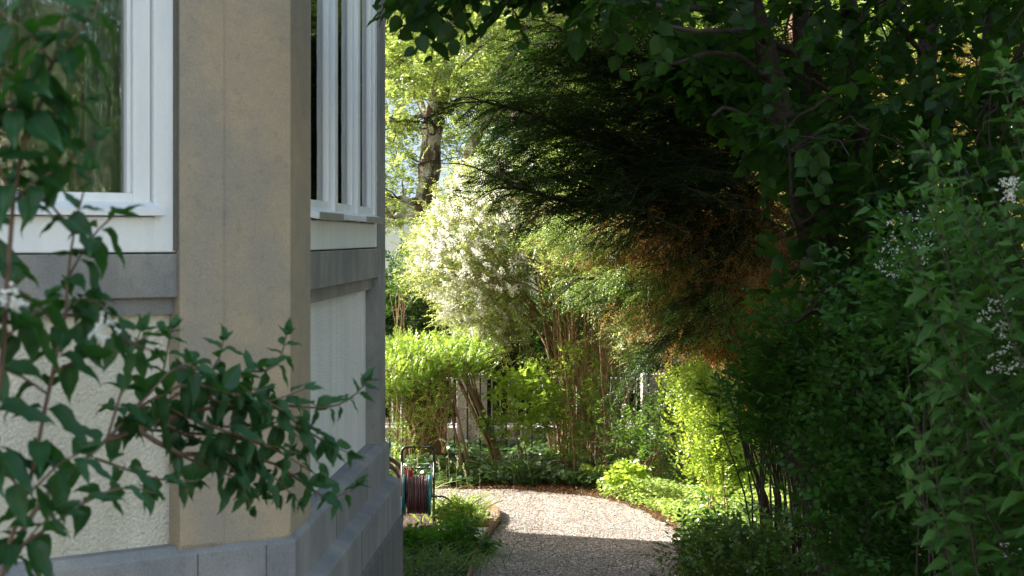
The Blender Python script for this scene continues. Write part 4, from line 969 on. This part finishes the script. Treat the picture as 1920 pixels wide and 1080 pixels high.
# light green flowering shrub in the right foreground: upright shoots with opposite leaves
def shoot_shrub(name, label, Y0, shoots, seed, leaf, mt, smt, srad=.006, step=.055, wf=.42, tpl='mid', flowers=None, droop=.25, hang=0, skip=.08, leaf_near=False):
    R = np.random.default_rng(seed); b = np.array(shoots[0][0]); p = plantobj(name, label, 'shrub', at(b[0], 445, Y0))
    W = Wood(); PP = []; DD = []; NN = []; SZ = []; VV = []
    for s in shoots:
        d = s[0][2] if len(s[0]) > 2 else Y0+R.normal(0, .22)
        Pn = path3([(q[0], q[1], q[2] if len(q) > 2 else d) for q in s], d)
        L = np.linalg.norm(np.diff(Pn, axis=0), axis=1).sum(); kk = max(6, int(L/step)+2)
        rr = srad*min(1.0, .35+L*.8)
        Q = W.limb(Pn, rr, .0016, 6, kk, .002, R); Tn = nrm(np.gradient(Q, axis=0))
        ph = R.uniform(0, pi)
        for i in range(1, kk):
            f = i/(kk-1)
            if f < .12 and L > .6: continue
            S = np.cross(Tn[i], [0, 1, .25]); S /= max(np.linalg.norm(S), 1e-6); B = np.cross(Tn[i], S)
            a0 = ph+(i % 2)*pi/2*.75
            for sg in (1, -1):
                if R.random() < (skip if not leaf_near else (.22 if Q[i][1] < 3.3 else .04)): continue
                side = (S*cos(a0)+B*sin(a0))*sg
                tip = max(0, f-.75)*4
                dr = Tn[i]*(.35+.9*tip)+side*(1.0-.45*tip)+R.normal(0, .15, 3)+np.array([0, 0, -droop*(1-tip)-hang])
                PP.append(Q[i]+side*.004); DD.append(dr); NN.append(Tn[i]*.5+np.array([0, -.35, .75])+R.normal(0, .28, 3))
                SZ.append(leaf*(1-.55*max(0, f-.55)/.45)*R.uniform(.65, 1.15)*(1-.14*(Q[i][1]-3.1) if leaf_near else 1)); VV.append(np.clip(.25+.5*f+R.normal(0, .2), 0, 1))
        # terminal pair pointing on
        for q in range(2): PP.append(Q[-1]); DD.append(Tn[-1]+R.normal(0, .2, 3)); NN.append(np.array([0, -.4, .6])+R.normal(0, .3, 3)); SZ.append(leaf*.5*R.uniform(.7, 1.1)); VV.append(.95)
    PP = np.array(PP); SZ = np.array(SZ)
    link('foliage', leaf_mesh('foliage', PP, np.array(DD), np.array(NN), SZ, SZ*wf, tpl, R, np.array(VV)), M[mt], p)
    W.build('stems', M[smt], p)
    return p, R
def panicle(parent, pts, R, L=.10, n=40, s=.006, buds=.5):
    """small hanging clusters of white bells"""
    pos = []
    for c in pts:
        d = nrm(np.array([R.normal(-.6, .3), R.normal(0, .3), R.normal(-.25, .25)])); t = R.random(n)
        pos.append(c+d[None]*(t*L)[:, None]+R.normal(0, .010, (n, 3))*(1.3-t)[:, None])
    pos = np.concatenate(pos); K = len(pos); P5 = np.repeat(pos, 4, 0); d = nrm(R.normal(0, 1, (K*4, 3))+np.array([0, 0, -.4]))
    link('blossom', leaf_mesh('blossom', P5, d, nrm(R.normal(0, 1, (K*4, 3))), s*R.uniform(.7, 1.4, K*4), s*.8, 'tri', R), M['petal'], parent)
R = np.random.default_rng(81)
sh = []
for k in range(80):
    tx = R.uniform(1690, 1990); ty = 250+R.uniform(0, 780)-max(0, tx-1800)*.9
    bx = tx+R.uniform(60, 240); by = ty+R.uniform(260, 480)
    sh.append([(bx, by), ((bx+tx)/2+R.normal(10, 12), (by+ty)/2+R.normal(0, 15)), (tx, ty)])
sh += [[(1830, 560), (1770, 400), (1722, 238)], [(1900, 560), (1800, 430), (1740, 262)], [(1980, 480), (1905, 250), (1868, 92)], [(2000, 420), (1930, 200), (1890, 130)], [(1860, 640), (1760, 560), (1700, 480)],
       [(1880, 760), (1800, 700), (1735, 740)], [(1900, 900), (1780, 830), (1690, 850)], [(1900, 980), (1800, 900), (1650, 960)], [(1940, 1000), (1850, 860), (1760, 820)], [(1960, 880), (1830, 820), (1780, 830)]]
Yr = 5.6
for k in range(4):
    x = R.uniform(1975, 2080); sh.append([(x+30, 2140, Yr+.3), (x+10, 1500, Yr+.25), (x, 1000, Yr+.2), (x-30, 600, Yr+.1)])
rs, R2 = shoot_shrub('flowering_shrub', 'fresh green shrub with opposite pointed leaves and white bells at the right edge', Yr, sh, 82, .105, 'l_right', 'bark_dark', srad=.0034, step=.055, wf=.48, droop=.15)
panicle(rs, fill([(1840, 540), (1925, 530), (1925, 780), (1885, 700)], 15, Yr-.1, .15, R2, 30), R2, .06, 15, .0055)
panicle(rs, fill([(1890, 310), (1925, 330), (1925, 400), (1900, 390)], 4, Yr-.25, .1, R2, 30), R2, .06, 20, .0065)
shrub_r('flowering_shrub', 'dim shrub with sprays of tiny white bells below the upright shoots', [(1680, 480), (1740, 420), (1800, 440), (1830, 560), (1790, 700), (1700, 640), (1670, 560)], 60, 7, 7.2, .4, 84, .055, .42, 'l_dark', 'mid', sig=.12, nl=6, L=.16, base=(1790, 0), nst=6, srad=.006, smat='bark_dark')
p84 = bpy.data.objects[[o.name for o in bpy.data.objects if o.get('label', '').startswith('dim shrub')][0]]
panicle(p84, fill([(1670, 440), (1720, 380), (1760, 400), (1790, 470), (1720, 530), (1680, 520)], 18, 7.0, .2, R2, 30), R2, .10, 18, .0055)
# pale blossom low in the corner
bush('flowering_shrub', 'shaded plant with pale flower clusters in the bottom right corner', 'shrub', [(1860, 1040), (1900, 1010), (1990, 1000), (2000, 1200), (1850, 1200)], 24, 7, .1, 7.6, .3, 86, .045, .5, 'l_dark', tpl='oval', nl=6, L=.14, nst=4, srad=.006, smat='bark_dark')
p86 = [o for o in bpy.data.objects if o.get('label', '').startswith('shaded plant with pale')][0]
panicle(p86, fill([(1860, 1010), (1915, 1000), (1915, 1075), (1865, 1070)], 16, 7.3, .15, R2, 30), R2, .07, 22, .0055)

# ------------------------------------------------------------------ left foreground shrub
R = np.random.default_rng(91)
fs = []
main = [
 [(-40, 1500, 3.1), (5, 1078, 3.1), (48, 930, 3.1), (90, 740, 3.1), (118, 590, 3.12), (138, 440, 3.15), (165, 320, 3.15)],
 [(-60, 1500, 2.95), (-20, 900, 2.95), (5, 640, 2.9), (25, 380, 2.85), (60, 240, 2.85), (98, 120, 2.85), (132, -20, 2.85), (150, -110, 2.85)],
 [(20, 1035, 3.15), (70, 950, 3.25), (125, 890, 3.4), (200, 825, 3.6), (250, 770, 3.7), (300, 712, 3.85), (318, 640, 3.9), (322, 615, 3.9)],
 [(10, 1045, 3.1), (80, 1000, 3.2), (155, 945, 3.3), (230, 915, 3.4), (290, 925, 3.5)],
 [(200, 825, 3.6), (300, 790, 3.8), (420, 760, 4.0), (510, 758, 4.15), (580, 764, 4.2), (630, 760, 4.25), (668, 738, 4.3), (685, 715, 4.3)],
 [(290, 800, 3.8), (380, 742, 3.95), (450, 700, 4.1), (505, 692, 4.15), (530, 662, 4.2), (538, 628, 4.2)],
 [(230, 800, 3.7), (330, 740, 3.85), (390, 700, 3.9), (412, 670, 3.95), (418, 640, 3.95)],
 [(250, 800, 3.7), (330, 850, 3.85), (430, 858, 4.0), (500, 862, 4.1), (560, 900, 4.2), (610, 935, 4.2), (650, 925, 4.25), (668, 910, 4.25)],
 [(330, 850, 3.85), (400, 880, 4.0), (450, 900, 4.05), (490, 925, 4.1)],
 [(420, 800, 4.0), (520, 800, 4.15), (590, 815, 4.2), (625, 850, 4.25)], [(510, 760, 4.1), (570, 800, 4.2), (610, 830, 4.2), (650, 850, 4.2)],
 [(300, 760, 3.8), (400, 800, 3.9), (490, 830, 4.0), (560, 850, 4.1)], [(180, 860, 3.5), (240, 880, 3.6), (300, 900, 3.7), (370, 905, 3.8)],
 [(118, 590, 3.12), (190, 600, 3.2), (240, 640, 3.3), (290, 660, 3.4)], [(100, 700, 3.1), (170, 660, 3.2), (230, 650, 3.3), (300, 620, 3.4)],
 [(112, 620, 3.12), (60, 560, 3.05), (20, 540, 3), (-30, 560, 3)], [(128, 520, 3.14), (180, 440, 3.15), (215, 400, 3.2)], [(138, 440, 3.15), (90, 380, 3.1), (40, 340, 3.05)],
 [(60, 240, 2.85), (110, 210, 2.9), (165, 190, 2.9)], [(98, 120, 2.85), (150, 60, 2.85), (190, 0, 2.85)], [(25, 380, 2.85), (80, 330, 2.85), (130, 300, 2.9), (175, 260, 2.9)],
 [(98, 120, 2.85), (50, 60, 2.8), (0, 20, 2.8)], [(60, 240, 2.85), (20, 200, 2.8), (-30, 190, 2.8)], [(5, 640, 2.9), (50, 600, 2.95), (90, 560, 3)], [(48, 930, 3.1), (0, 860, 3), (-40, 820, 3)],
 [(90, 740, 3.1), (30, 700, 3.05), (-30, 690, 3)], [(5, 640, 2.9), (-20, 560, 2.9)], [(48, 930, 3.1), (110, 870, 3.1), (150, 850, 3.1)], [(25, 380, 2.85), (-10, 300, 2.8), (-40, 280, 2.8)],
 [(330, 740, 3.85), (400, 730, 4), (470, 760, 4.05), (540, 800, 4.1), (600, 870, 4.15)], [(250, 800, 3.7), (340, 810, 3.9), (430, 820, 4.0), (520, 845, 4.1), (590, 890, 4.15)],
 [(290, 800, 3.8), (350, 770, 3.9), (430, 720, 4.0), (480, 690, 4.1)], [(330, 690, 3.7), (400, 700, 3.9), (470, 735, 4.0), (560, 790, 4.1)], [(380, 742, 3.9), (450, 760, 4.0), (520, 750, 4.1), (570, 730, 4.1)],
 [(350, 850, 3.9), (410, 850, 4.0), (450, 900, 4.0), (470, 950, 4.05)], [(420, 858, 4), (480, 880, 4.05), (520, 930, 4.1)], [(200, 825, 3.6), (230, 720, 3.6), (250, 660, 3.6), (265, 620, 3.6)],
 [(118, 590, 3.12), (160, 560, 3.15), (200, 580, 3.2)], [(5, 1078, 3.1), (60, 1000, 3.1), (110, 960, 3.1)], [(98, 120, 2.85), (60, 150, 2.8), (10, 130, 2.8)],
 [(250, 770, 3.7), (350, 720, 3.8), (440, 740, 3.9), (500, 730, 4)], [(200, 825, 3.6), (260, 760, 3.65), (330, 690, 3.7), (370, 690, 3.7)], [(300, 790, 3.8), (380, 830, 3.95), (450, 860, 4.0), (520, 900, 4.1), (560, 940, 4.15)],
]
fg, R2 = shoot_shrub('flowering_shrub', 'dark green leafy shrub arching in front of the bay window at far left', 3.1, main, 92, .098, 'l_fore', 'stem_fore', srad=.0058, step=.062, wf=.46, tpl='hero', droop=.25, hang=.28, skip=.1, leaf_near=True)
panicle(fg, [at(22, 558, 2.8), at(36, 566, 2.8), at(8, 545, 2.8), at(208, 602, 3.0), at(192, 630, 3.0)], R2, .020, 8, .0095)

# ------------------------------------------------------------------ ground cover, litter, grasses
def on_ground(poly_px, n, rng, zh=0.0):
    g = np.array([gp(x, y) for x, y in poly_px]); lo = g.min(0); hi = g.max(0); out = []; m = 0
    while m < n:
        X = rng.uniform(lo[0], hi[0], n*2); Y = rng.uniform(lo[1], hi[1], n*2); k = inpoly(g[:, :2], X, Y)
        out.append(np.stack([X[k], Y[k], np.full(k.sum(), zh)], -1)); m += k.sum()
    return np.concatenate(out)[:n]
def offpath(P): return P[~inpoly(PATHPOLY, P[:, 0], P[:, 1])]
def cover(label, name, poly, n, hgt, size, wf, mt, seed, tpl='oval', cat='ground cover', amp=.5, world=None):
    R = np.random.default_rng(seed)
    P = on_ground(poly, n, R)
    P = offpath(P)
    hh = hgt*(.35+.65*(.5+.5*np.sin(P[:, 0]*3.1+P[:, 1]*1.7+seed)*np.cos(P[:, 1]*2.3-P[:, 0]*1.1)))*(1+amp*R.normal(0, .3, len(P)))
    P[:, 2] = R.random(len(P))**.6*np.maximum(hh, .03)
    d = nrm(np.stack([R.normal(0, 1, len(P)), R.normal(-.3, 1, len(P)), R.normal(-.1, .25, len(P))], -1)); nn = nrm(R.normal(0, .38, P.shape)+np.array([0, -.25, 1.]))
    sz = size*R.uniform(.55, 1.25, len(P))
    o = link(name, leaf_mesh(name, P, d, nn, sz, sz*wf, tpl, R), M[mt]); tag(o, label, cat); stuff(o); return o
cover('ivy covering the bed between path and iron fence', 'ivy', [(300, 925), (700, 912), (885, 915), (1000, 912), (1110, 922), (1180, 905), (1330, 890), (1700, 870), (1700, 838), (300, 838)], 27000, .26, .080, .95, 'l_ivy', 101, 'oval')
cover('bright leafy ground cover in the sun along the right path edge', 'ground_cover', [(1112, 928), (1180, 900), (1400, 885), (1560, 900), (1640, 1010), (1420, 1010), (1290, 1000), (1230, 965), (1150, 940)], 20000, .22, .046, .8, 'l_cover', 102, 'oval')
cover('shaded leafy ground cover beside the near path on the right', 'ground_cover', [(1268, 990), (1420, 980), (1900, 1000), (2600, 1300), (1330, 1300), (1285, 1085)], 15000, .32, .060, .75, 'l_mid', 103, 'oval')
cover('dark weeds filling the bed between plinth and path', 'weeds', [(742, 1010), (840, 1010), (915, 1005), (892, 1050), (880, 1100), (850, 1400), (700, 1400), (730, 1080)], 12000, .13, .036, .5, 'l_mid', 104, 'oval')
R = np.random.default_rng(105)
P = np.concatenate([on_ground([(860, 905), (1240, 905), (1300, 1010), (1230, 985), (1160, 955), (1100, 940), (860, 930)], 5200, R, .012), on_ground([(880, 960), (940, 970), (940, 1080), (850, 1080)], 1500, R, .012)])
Pq = on_ground([(860, 925), (1240, 925), (1280, 1080), (880, 1080)], 160, R, .012)
P = np.concatenate([offpath(P), P[R.random(len(P)) < .08], Pq])
P[:, 2] = .010+R.random(len(P))*.02
o = link('leaf_litter', leaf_mesh('leaf_litter', P, nrm(np.stack([R.normal(0, 1, len(P)), R.normal(0, 1, len(P)), R.normal(0, .2, len(P))], -1)), nrm(R.normal(0, .35, P.shape)+np.array([0, 0, 1.])), R.uniform(.02, .05, len(P)), R.uniform(.01, .025, len(P)), 'tri', R), M['l_litter'])
tag(o, 'brown dead leaves and bark bits along the path rim', 'leaf litter'); stuff(o)

def tuft(name, label, base, n, L, wd, mt, seed, spread=.10, lean=.45, cat='grass', group=None, up=1.0):
    R = np.random.default_rng(seed); p = empty(name, label, cat, (base[0], base[1], 0), group)
    P = np.stack([base[0]+R.normal(0, spread, n), base[1]+R.normal(0, spread, n), np.zeros(n)], -1)
    d0 = nrm(np.stack([R.normal(0, lean, n), R.normal(0, lean, n), np.full(n, up)], -1)); ln = L*R.uniform(.5, 1.1, n)
    k = 6; t = np.linspace(0, 1, k); C = P[:, None]+d0[:, None]*(ln[:, None]*t)[..., None]
    bend = nrm(np.stack([d0[:, 0], d0[:, 1], np.full(n, -.6)], -1)); C = C+bend[:, None]*(ln[:, None]*.42*t**2.4)[..., None]
    T = nrm(np.gradient(C, axis=1)); S = nrm(np.cross(T, nrm(R.normal(0, 1, (n, 1, 3)))+np.array([0, -1.2, .2]))); wv = wd*(1-t**2)*.5+.0008
    V = np.stack([C-S*wv[None, :, None], C+S*wv[None, :, None]], 2).reshape(-1, 3)
    i = np.arange(k-1)*2; q = np.stack([i, i+1, i+3, i+2], -1); q = (q[None]+(np.arange(n)*k*2)[:, None, None]).reshape(-1, 4)
    link('blades', np_mesh('blades', V, [q], smooth=True, var=np.repeat(R.random(n), k*2)), M[mt], p); return p, R
def stalks(p, items, R, mt='l_straw', r=.0022, head=True):
    W = Wood(); H = []
    for s, Y in items:
        Q = W.limb(path3([(x, y, Y) for x, y in s], Y), r, r*.5, 4, 9, .002, R)
        if head:
            T = nrm(np.gradient(Q, axis=0)); m_ = 60
            t = R.uniform(.72, 1, m_); idx = (t*8).astype(int).clip(0, 7)
            H.append((Q[idx]+(Q[idx+1]-Q[idx])*((t*8) % 1)[:, None]+R.normal(0, .004, (m_, 3)), nrm(T[idx]+R.normal(0, .5, (m_, 3)))))
    W.build('stalks', M[mt], p)
    if H:
        P = np.concatenate([h[0] for h in H]); D = np.concatenate([h[1] for h in H])
        link('seed_heads', leaf_mesh('seed_heads', P, D, nrm(R.normal(0, 1, P.shape)), .018, .004, 'tri', R), M[mt], p)
g0 = gp(845, 975)
p, R_ = tuft('grass_clump', 'sunlit grass clump with tall seed stalks right of the hose reel', g0, 230, .50, .013, 'l_grass', 111, .13)
stalks(p, [([(848, 960), (843, 900), (840, 850), (834, 828), (824, 824)], 17.9), ([(858, 960), (856, 900), (858, 855)], 17.9), ([(835, 960), (826, 900), (822, 862)], 17.9), ([(884, 965), (878, 915), (868, 870)], 18.2)], R_)
stalks(p, [([(901, 965), (900, 920), (900, 882)], 17.7), ([(882, 950), (882, 930), (881, 902)], 17.9), ([(842, 950), (838, 900), (838, 860)], 17.8)], R_, head=False)
tuft('grass_clump', 'low sunlit grass between the supply hose and the gravel', gp(868, 985), 170, .30, .013, 'l_grass', 110, .12)
p, R_ = tuft('grass_clump', 'tall flowering grass behind the handle of the hose reel', (at(770, 445, 19.2)[0], 19.2, 0), 90, .55, .009, 'l_grass', 112, .12)
stalks(p, [([(748, 940), (750, 880), (753, 830), (752, 800)], 19.2), ([(763, 940), (766, 880), (768, 830), (765, 802)], 19.3), ([(773, 940), (770, 880), (772, 835), (778, 815)], 19.1), ([(785, 940), (782, 900), (783, 850)], 19.2), ([(741, 940), (741, 880), (740, 850)], 19.3)], R_)
tuft('grass_clump', 'narrow leaved dark green clump in the ivy at the path end', gp(980, 908), 150, .62, .014, 'l_ivy', 113, .10, .35)
tuft('grass_clump', 'small grey green lily leaves among the sunlit cover', gp(1335, 950), 40, .38, .022, 'l_right', 114, .06, .3)
tuft('grass_clump', 'pale tulip leaved tuft at the tip of the planted bed', gp(903, 968), 16, .24, .035, 'l_grass', 115, .07, .5)
tuft('grass_clump', 'shaded wispy grass by the plinth', gp(790, 1070), 170, .34, .005, 'l_mid', 116, .28, .35)
tuft('grass_clump', 'loose shaded grass at the near bed edge', gp(850, 1065), 110, .38, .007, 'l_mid', 117, .20, .4)
# broad leaved plants at the bed and by the path
bush('perennial', 'sunlit broad leaved perennial at the bed corner by the gravel', 'plant', [(830, 955), (850, 948), (880, 955), (890, 972), (850, 985), (828, 975)], 12, 6, .04, 17.5, .2, 118, .06, .5, 'l_hedge', tpl='oval', nl=6, L=.10, srad=.004, nst=6, up=.8)
bush('perennial', 'dark broad leaved perennial in front of the hose reel', 'plant', [(800, 1010), (830, 995), (880, 992), (900, 1015), (890, 1060), (830, 1080), (760, 1070), (765, 1020)], 30, 7, .07, 16.2, .35, 119, .085, .5, 'l_dark', tpl='oval', nl=5, L=.16, srad=.005, nst=9, up=.7, edge=25)
# fern and sprout at the far path rim
R = np.random.default_rng(121)
fb = gp(1117, 912); fp = empty('fern', 'small bright fern at the far rim of the path', 'fern', fb)
FP = []; FD = []; W = Wood()
for k in range(9):
    a = R.uniform(0, 6.28); d = np.array([cos(a)*.5, sin(a)*.5, 1]); e = fb+d*R.uniform(.22, .30)
    Q = W.limb(np.array([fb, (fb+e)/2+np.array([0, 0, .05]), e+np.array([cos(a)*.06, sin(a)*.06, -.03])]), .003, .001, 4, 16)
    T = nrm(np.gradient(Q, axis=0))
    for i in range(3, 16):
        for s in (-1, 1):
            S = np.cross(T[i], [sin(a), -cos(a), .4]); S = S/np.linalg.norm(S); FP.append(Q[i]); FD.append(S*s+T[i]*.4)
FP = np.array(FP); FD = np.array(FD); link('frond', leaf_mesh('frond', FP, FD, nrm(R.normal(0, .3, FP.shape)+np.array([0, -.6, .6])), .065, .018, 'oval', R), M['l_forsythia'], fp); W.build('stalk', M['stem_green'], fp)
bush('perennial', 'upright bright sprout with broad leaves beside the fern', 'plant', [(1150, 900), (1160, 880), (1180, 868), (1190, 890), (1180, 925), (1155, 925)], 12, 5, .05, 19.4, .1, 122, .09, .55, 'l_forsythia', tpl='oval', nl=5, L=.12, srad=.004, nst=4, up=.6, edge=15)
# bare pinkish twigs by the fence
R = np.random.default_rng(123)
bt = plantobj('bare_shrub', 'leafless tangle of pinkish twigs behind the low ground cover', 'shrub', at(1215, 445, 20.8)); W = Wood()
for k in range(40):
    a = R.normal(0, 45); W.limb(path3([(1210+R.normal(0, 6), 880), (1210+a*.5, 850-R.uniform(0, 20)), (1210+a*1.3, 800+abs(a)*.3+R.normal(0, 15))], 20.8+R.normal(0, .2)), .006, .002, 4, 8, .012, R)
W.build('twigs', M['deadtwig'], bt)

# ------------------------------------------------------------------ bed edging, slab
M['woodedge'] = noise_mat('woodedge', [(.3, (.09, .05, .03)), (.7, (.19, .12, .075))], scale=12, stretch=(1, 1, 3), bump=.4)
ed = [gp(879, 1100), gp(886, 1075), gp(893, 1046), gp(914, 1011), gp(938, 979), gp(936, 965), gp(915, 955)]
be = empty('bed_edging', 'low wooden board edging round the planted bed corner', 'edging', (ed[4][0], ed[4][1], 0))
for a, b in zip(ed[:-1], ed[1:]):
    d = b-a; d[2] = 0; L = np.linalg.norm(d); u = d/L; nn_ = np.array([-u[1], u[0]])
    m = MB(); m.obox(a[:2], u[:2], nn_, .002, L-.002, 0, .022, -.02, .085); m.build('board', M['woodedge'], be, bevel=.003)
m = MB(); P_ = [gp(815, 992, .05), gp(918, 988, .05), gp(900, 1008, .05), gp(812, 1012, .05)]; m.prism([(q[0], q[1]) for q in P_], 0, .05)
sl = m.build('paving_slab', plain('slab', (.55, .54, .52), rough=.8, bump=.3), None, bevel=.006); tag(sl, 'pale stone slab lying inside the bed corner', 'slab')

# ------------------------------------------------------------------ hose reel
M['blacktube'] = plain('blacktube', (.012, .012, .014), rough=.35)
M['alu'] = plain('alu', (.62, .64, .66), rough=.3, metallic=.8)
M['teal'] = plain('teal', (.01, .20, .24), rough=.4)
M['hose'] = plain('hose', (.17, .075, .075), rough=.38)
M['redplastic'] = plain('redplastic', (.62, .03, .02), rough=.4)
YH = 17.75; sc = YH/F
def HX(px): return (px-960)*sc
def HZc(py): return EYE-(py-HZ)*sc
cx = HX(782.5); zc = .322
hr = empty('hose_reel', 'hose trolley with teal drum and brown hose by the house corner', 'hose reel', (cx, YH, 0))
def arc_tube(pts, r, name, mt, par=hr, sides=10):
    m = MB(); m.tube(pts, r, sides); return m.build(name, M[mt], par, smooth=True)
def U(x0, x1, zt, zb, y, rad, n=7):
    P = [(x0, y, zb)]
    P += [(x0+rad-rad*cos(a), y, zt-rad+rad*sin(a)) for a in np.linspace(0, pi/2, n)]
    P += [(x1-rad+rad*sin(a), y, zt-rad+rad*cos(a)) for a in np.linspace(0, pi/2, n)]
    return P+[(x1, y, zb)]
arc_tube(U(HX(752.5), HX(813), HZc(841), HZc(868), YH+.12, .05), .0145, 'handle_grip', 'blacktube')
for x in (752.5, 813): 
    m = MB(); m.tube([(HX(x), YH+.12, HZc(868)), (HX(x), YH+.08, .30), (HX(x), YH+.20, .02)], .0105, 8); m.build('handle_tube', M['blacktube'], hr, smooth=True)
fr_ = U(HX(757), HX(808), HZc(869.5), .30, YH, .028)
fr_ = [(p[0]+(-.012 if p[0] < cx else .012)*(1-(p[2]-.3)/(HZc(869)-.3)), p[1], p[2]) for p in fr_]
arc_tube(fr_, .0085, 'frame', 'alu')
for x in (752, 813):
    m = MB(); m.tube([(HX(x), YH, .30), (HX(x), YH-.16, .015), (HX(x), YH-.18, .015)], .0085, 8); m.build('leg', M['alu'], hr, smooth=True)
for z in (HZc(878), HZc(888.5)):
    m = MB(); m.tube([(HX(757), YH, z), (HX(808), YH, z)], .006, 8); m.build('crossbar', M['blacktube'], hr, smooth=True)
def disc(x, r, th, name, mt, par):
    m = MB(); n = 40
    prof = [(0, .055), (th*.25, r-.012), (0, r-.004), (th*.3, r), (th*.8, r), (th, r-.004), (th*.75, r-.012), (th, .055)]
    V = []; Fc = []
    for i in range(n):
        a = 2*pi*i/n
        for dx, rr in prof: V.append((x+dx-th/2, YH+rr*cos(a), zc+rr*sin(a)))
    k = len(prof)
    for i in range(n):
        for j in range(k): Fc.append((i*k+j, i*k+(j+1) % k, ((i+1) % n)*k+(j+1) % k, ((i+1) % n)*k+j))
    m.add(V, Fc); return m.build(name, M[mt], par, smooth=False)
dl_ = disc(HX(758.5), .215, .024, 'drum_flange', 'teal', hr); dr_ = disc(HX(805.5), .215, .024, 'drum_flange', 'teal', hr)
m = MB(); m.tube([(HX(755), YH, zc), (HX(809), YH, zc)], .055, 16); m.build('drum_core', M['teal'], hr, smooth=True)
# wound hose: one continuous helix in two layers
P = []; x0 = HX(763.5); x1 = HX(802.5); turns = 9.5
for lay, rr in ((0, .165), (1, .188)):
    for i in range(int(turns*28)):
        f = i/(turns*28); x = x0+(x1-x0)*(f if lay == 0 else 1-f); a = 2*pi*turns*f*(1 if lay == 0 else 1)
        P.append((x+.003*sin(a*1.7), YH+(rr+.004*sin(a*.6))*cos(a), zc+(rr+.004*sin(a*.6))*sin(a)))
m = MB(); m.tube(P, .0118, 8); m.build('hose', M['hose'], hr, smooth=True)
m = MB(); m.tube([(HX(766), YH-.03, HZc(880)), (HX(768), YH-.20, .40), (HX(764), YH-.20, .28), (HX(770), YH-.17, .16)], .010, 8); m.build('hose_end', M['hose'], hr, smooth=True)
m = MB(); xa = HX(762); xb = HX(774); m.box(xa, xb, YH-.03, YH+.012, HZc(895), HZc(881)); m.box(xa+.004, xa+.016, YH-.022, YH, HZc(881), HZc(875)); m.box(xb-.016, xb-.004, YH-.022, YH, HZc(881), HZc(875))
m.box(xa+.006, xb-.006, YH-.026, YH-.002, HZc(899), HZc(895.2)); m.build('clip', M['redplastic'], hr, bevel=.003)
m = MB(); m.tube([(HX(809), YH, HZc(931)), (HX(822), YH, HZc(931))], .012, 10); m.build('connector', M['deadtwig'], hr, smooth=True)
Ps = resample(path3([(822, 931), (834, 932), (845, 941), (851, 956), (850, 975), (846, 992), (836, 1004)], YH), 26)
m = MB(); m.tube([tuple(q) for q in Ps], .0095, 8); m.build('supply_hose', plain('hose2', (.12, .07, .045), rough=.4), hr, smooth=True)
# rolled brown hose hanging at the corner behind the plinth
ch = empty('hose_coil', 'coil of brown hose leaning behind the house plinth corner', 'hose', at(722, 445, 18.6)*np.array([1, 1, 0]))
m = MB(); P = []
c0 = at(712, 905, 18.6)
for i in range(150):
    a = i/150*2*pi*6; r = .20+.022*(i/25)+.012*sin(a*2.3); P.append((c0[0]+r*cos(a), 18.6+.012*sin(a*1.3)+.01*(i/25), c0[2]-.02+1.0*r*sin(a)))
m.tube(P, .013, 7); m.build('coil', M['hose'], ch, smooth=True)

# ------------------------------------------------------------------ what the window glass mirrors: garden to the right of and behind the camera
bush('garden_tree', 'green garden tree beside the viewer, mirrored in the bay window', 'tree', [(0, -300), (900, -400), (1300, 0), (1200, 700), (300, 700), (0, 300)], 10, 4, .2, 12, .5, 131, .06, .5, 'l_mid', nl=4) if False else None
R = np.random.default_rng(131)
for i, (x, y, r, h, mt, lab) in enumerate(((8.6, 1.9, 1.9, 3.9, 'l_mid', 'round green garden tree right of the viewer'), (11.0, -1.4, 2.4, 4.8, 'l_street', 'darker garden tree behind the viewer on the right'), (14.5, -2.4, 2.8, 4.8, 'l_street', 'broad dark tree farther right of the viewer'), (8.6, 5.2, 1.9, 3.4, 'l_street', 'low bushy tree beside the lime tree outside the frame'))):
    p = empty('garden_tree', lab, 'tree', (x, y, 0), 'garden trees mirrored in the window'); W = Wood()
    W.limb(np.array([(x, y, 0), (x+.1, y, h*.5), (x, y+.1, h)]), .12, .05, 7, 10, .02, R)
    n = 260; C = np.array([x, y, h])+nrm(R.normal(0, 1, (n, 3)))*(r*R.uniform(.3, 1, (n, 1)))*np.array([1, 1, 1.1])
    W.connect(C[::2], .02, .006, R); P = np.repeat(C, 8, 0)+R.normal(0, .16, (n*8, 3))
    leaves(p, 'crown', P, outward(P, np.array([x, y, h-1]), R, 0, .7), .25, 7, .10, .55, M[mt], 'tri', R); W.build('trunk', M['bark_dark'], p)
gh = empty('garden_house', 'cream neighbouring house far to the right of the viewer', 'house', (22, -8, 0))
m = MB(); m.box(19, 27, -16, 0, 0, 6.5); m.build('wall', M['housewall'], gh)
m = MB(); m.add([(18.5, -16.5, 6.5), (27.5, -16.5, 6.5), (27.5, .5, 6.5), (18.5, .5, 6.5), (23, -14, 9.5), (23, -2, 9.5)], [(0, 1, 2, 3), (0, 4, 1), (1, 4, 5, 2), (2, 5, 3), (3, 5, 4, 0)]); m.build('roof', M['slate'], gh)
for y in (-13, -9.5, -6, -2.5):
    for z in (1.2, 4):
        m = MB(); m.box(18.93, 19.05, y-.55, y+.55, z, z+1.5); wv = m.build('window', M['whitepaint'], gh); m = MB(); m.box(18.91, 18.94, y-.45, y+.45, z+.1, z+1.4); q = m.build('pane', M['dark_room']); q.parent = wv; q.matrix_parent_inverse = wv.matrix_basis.inverted()
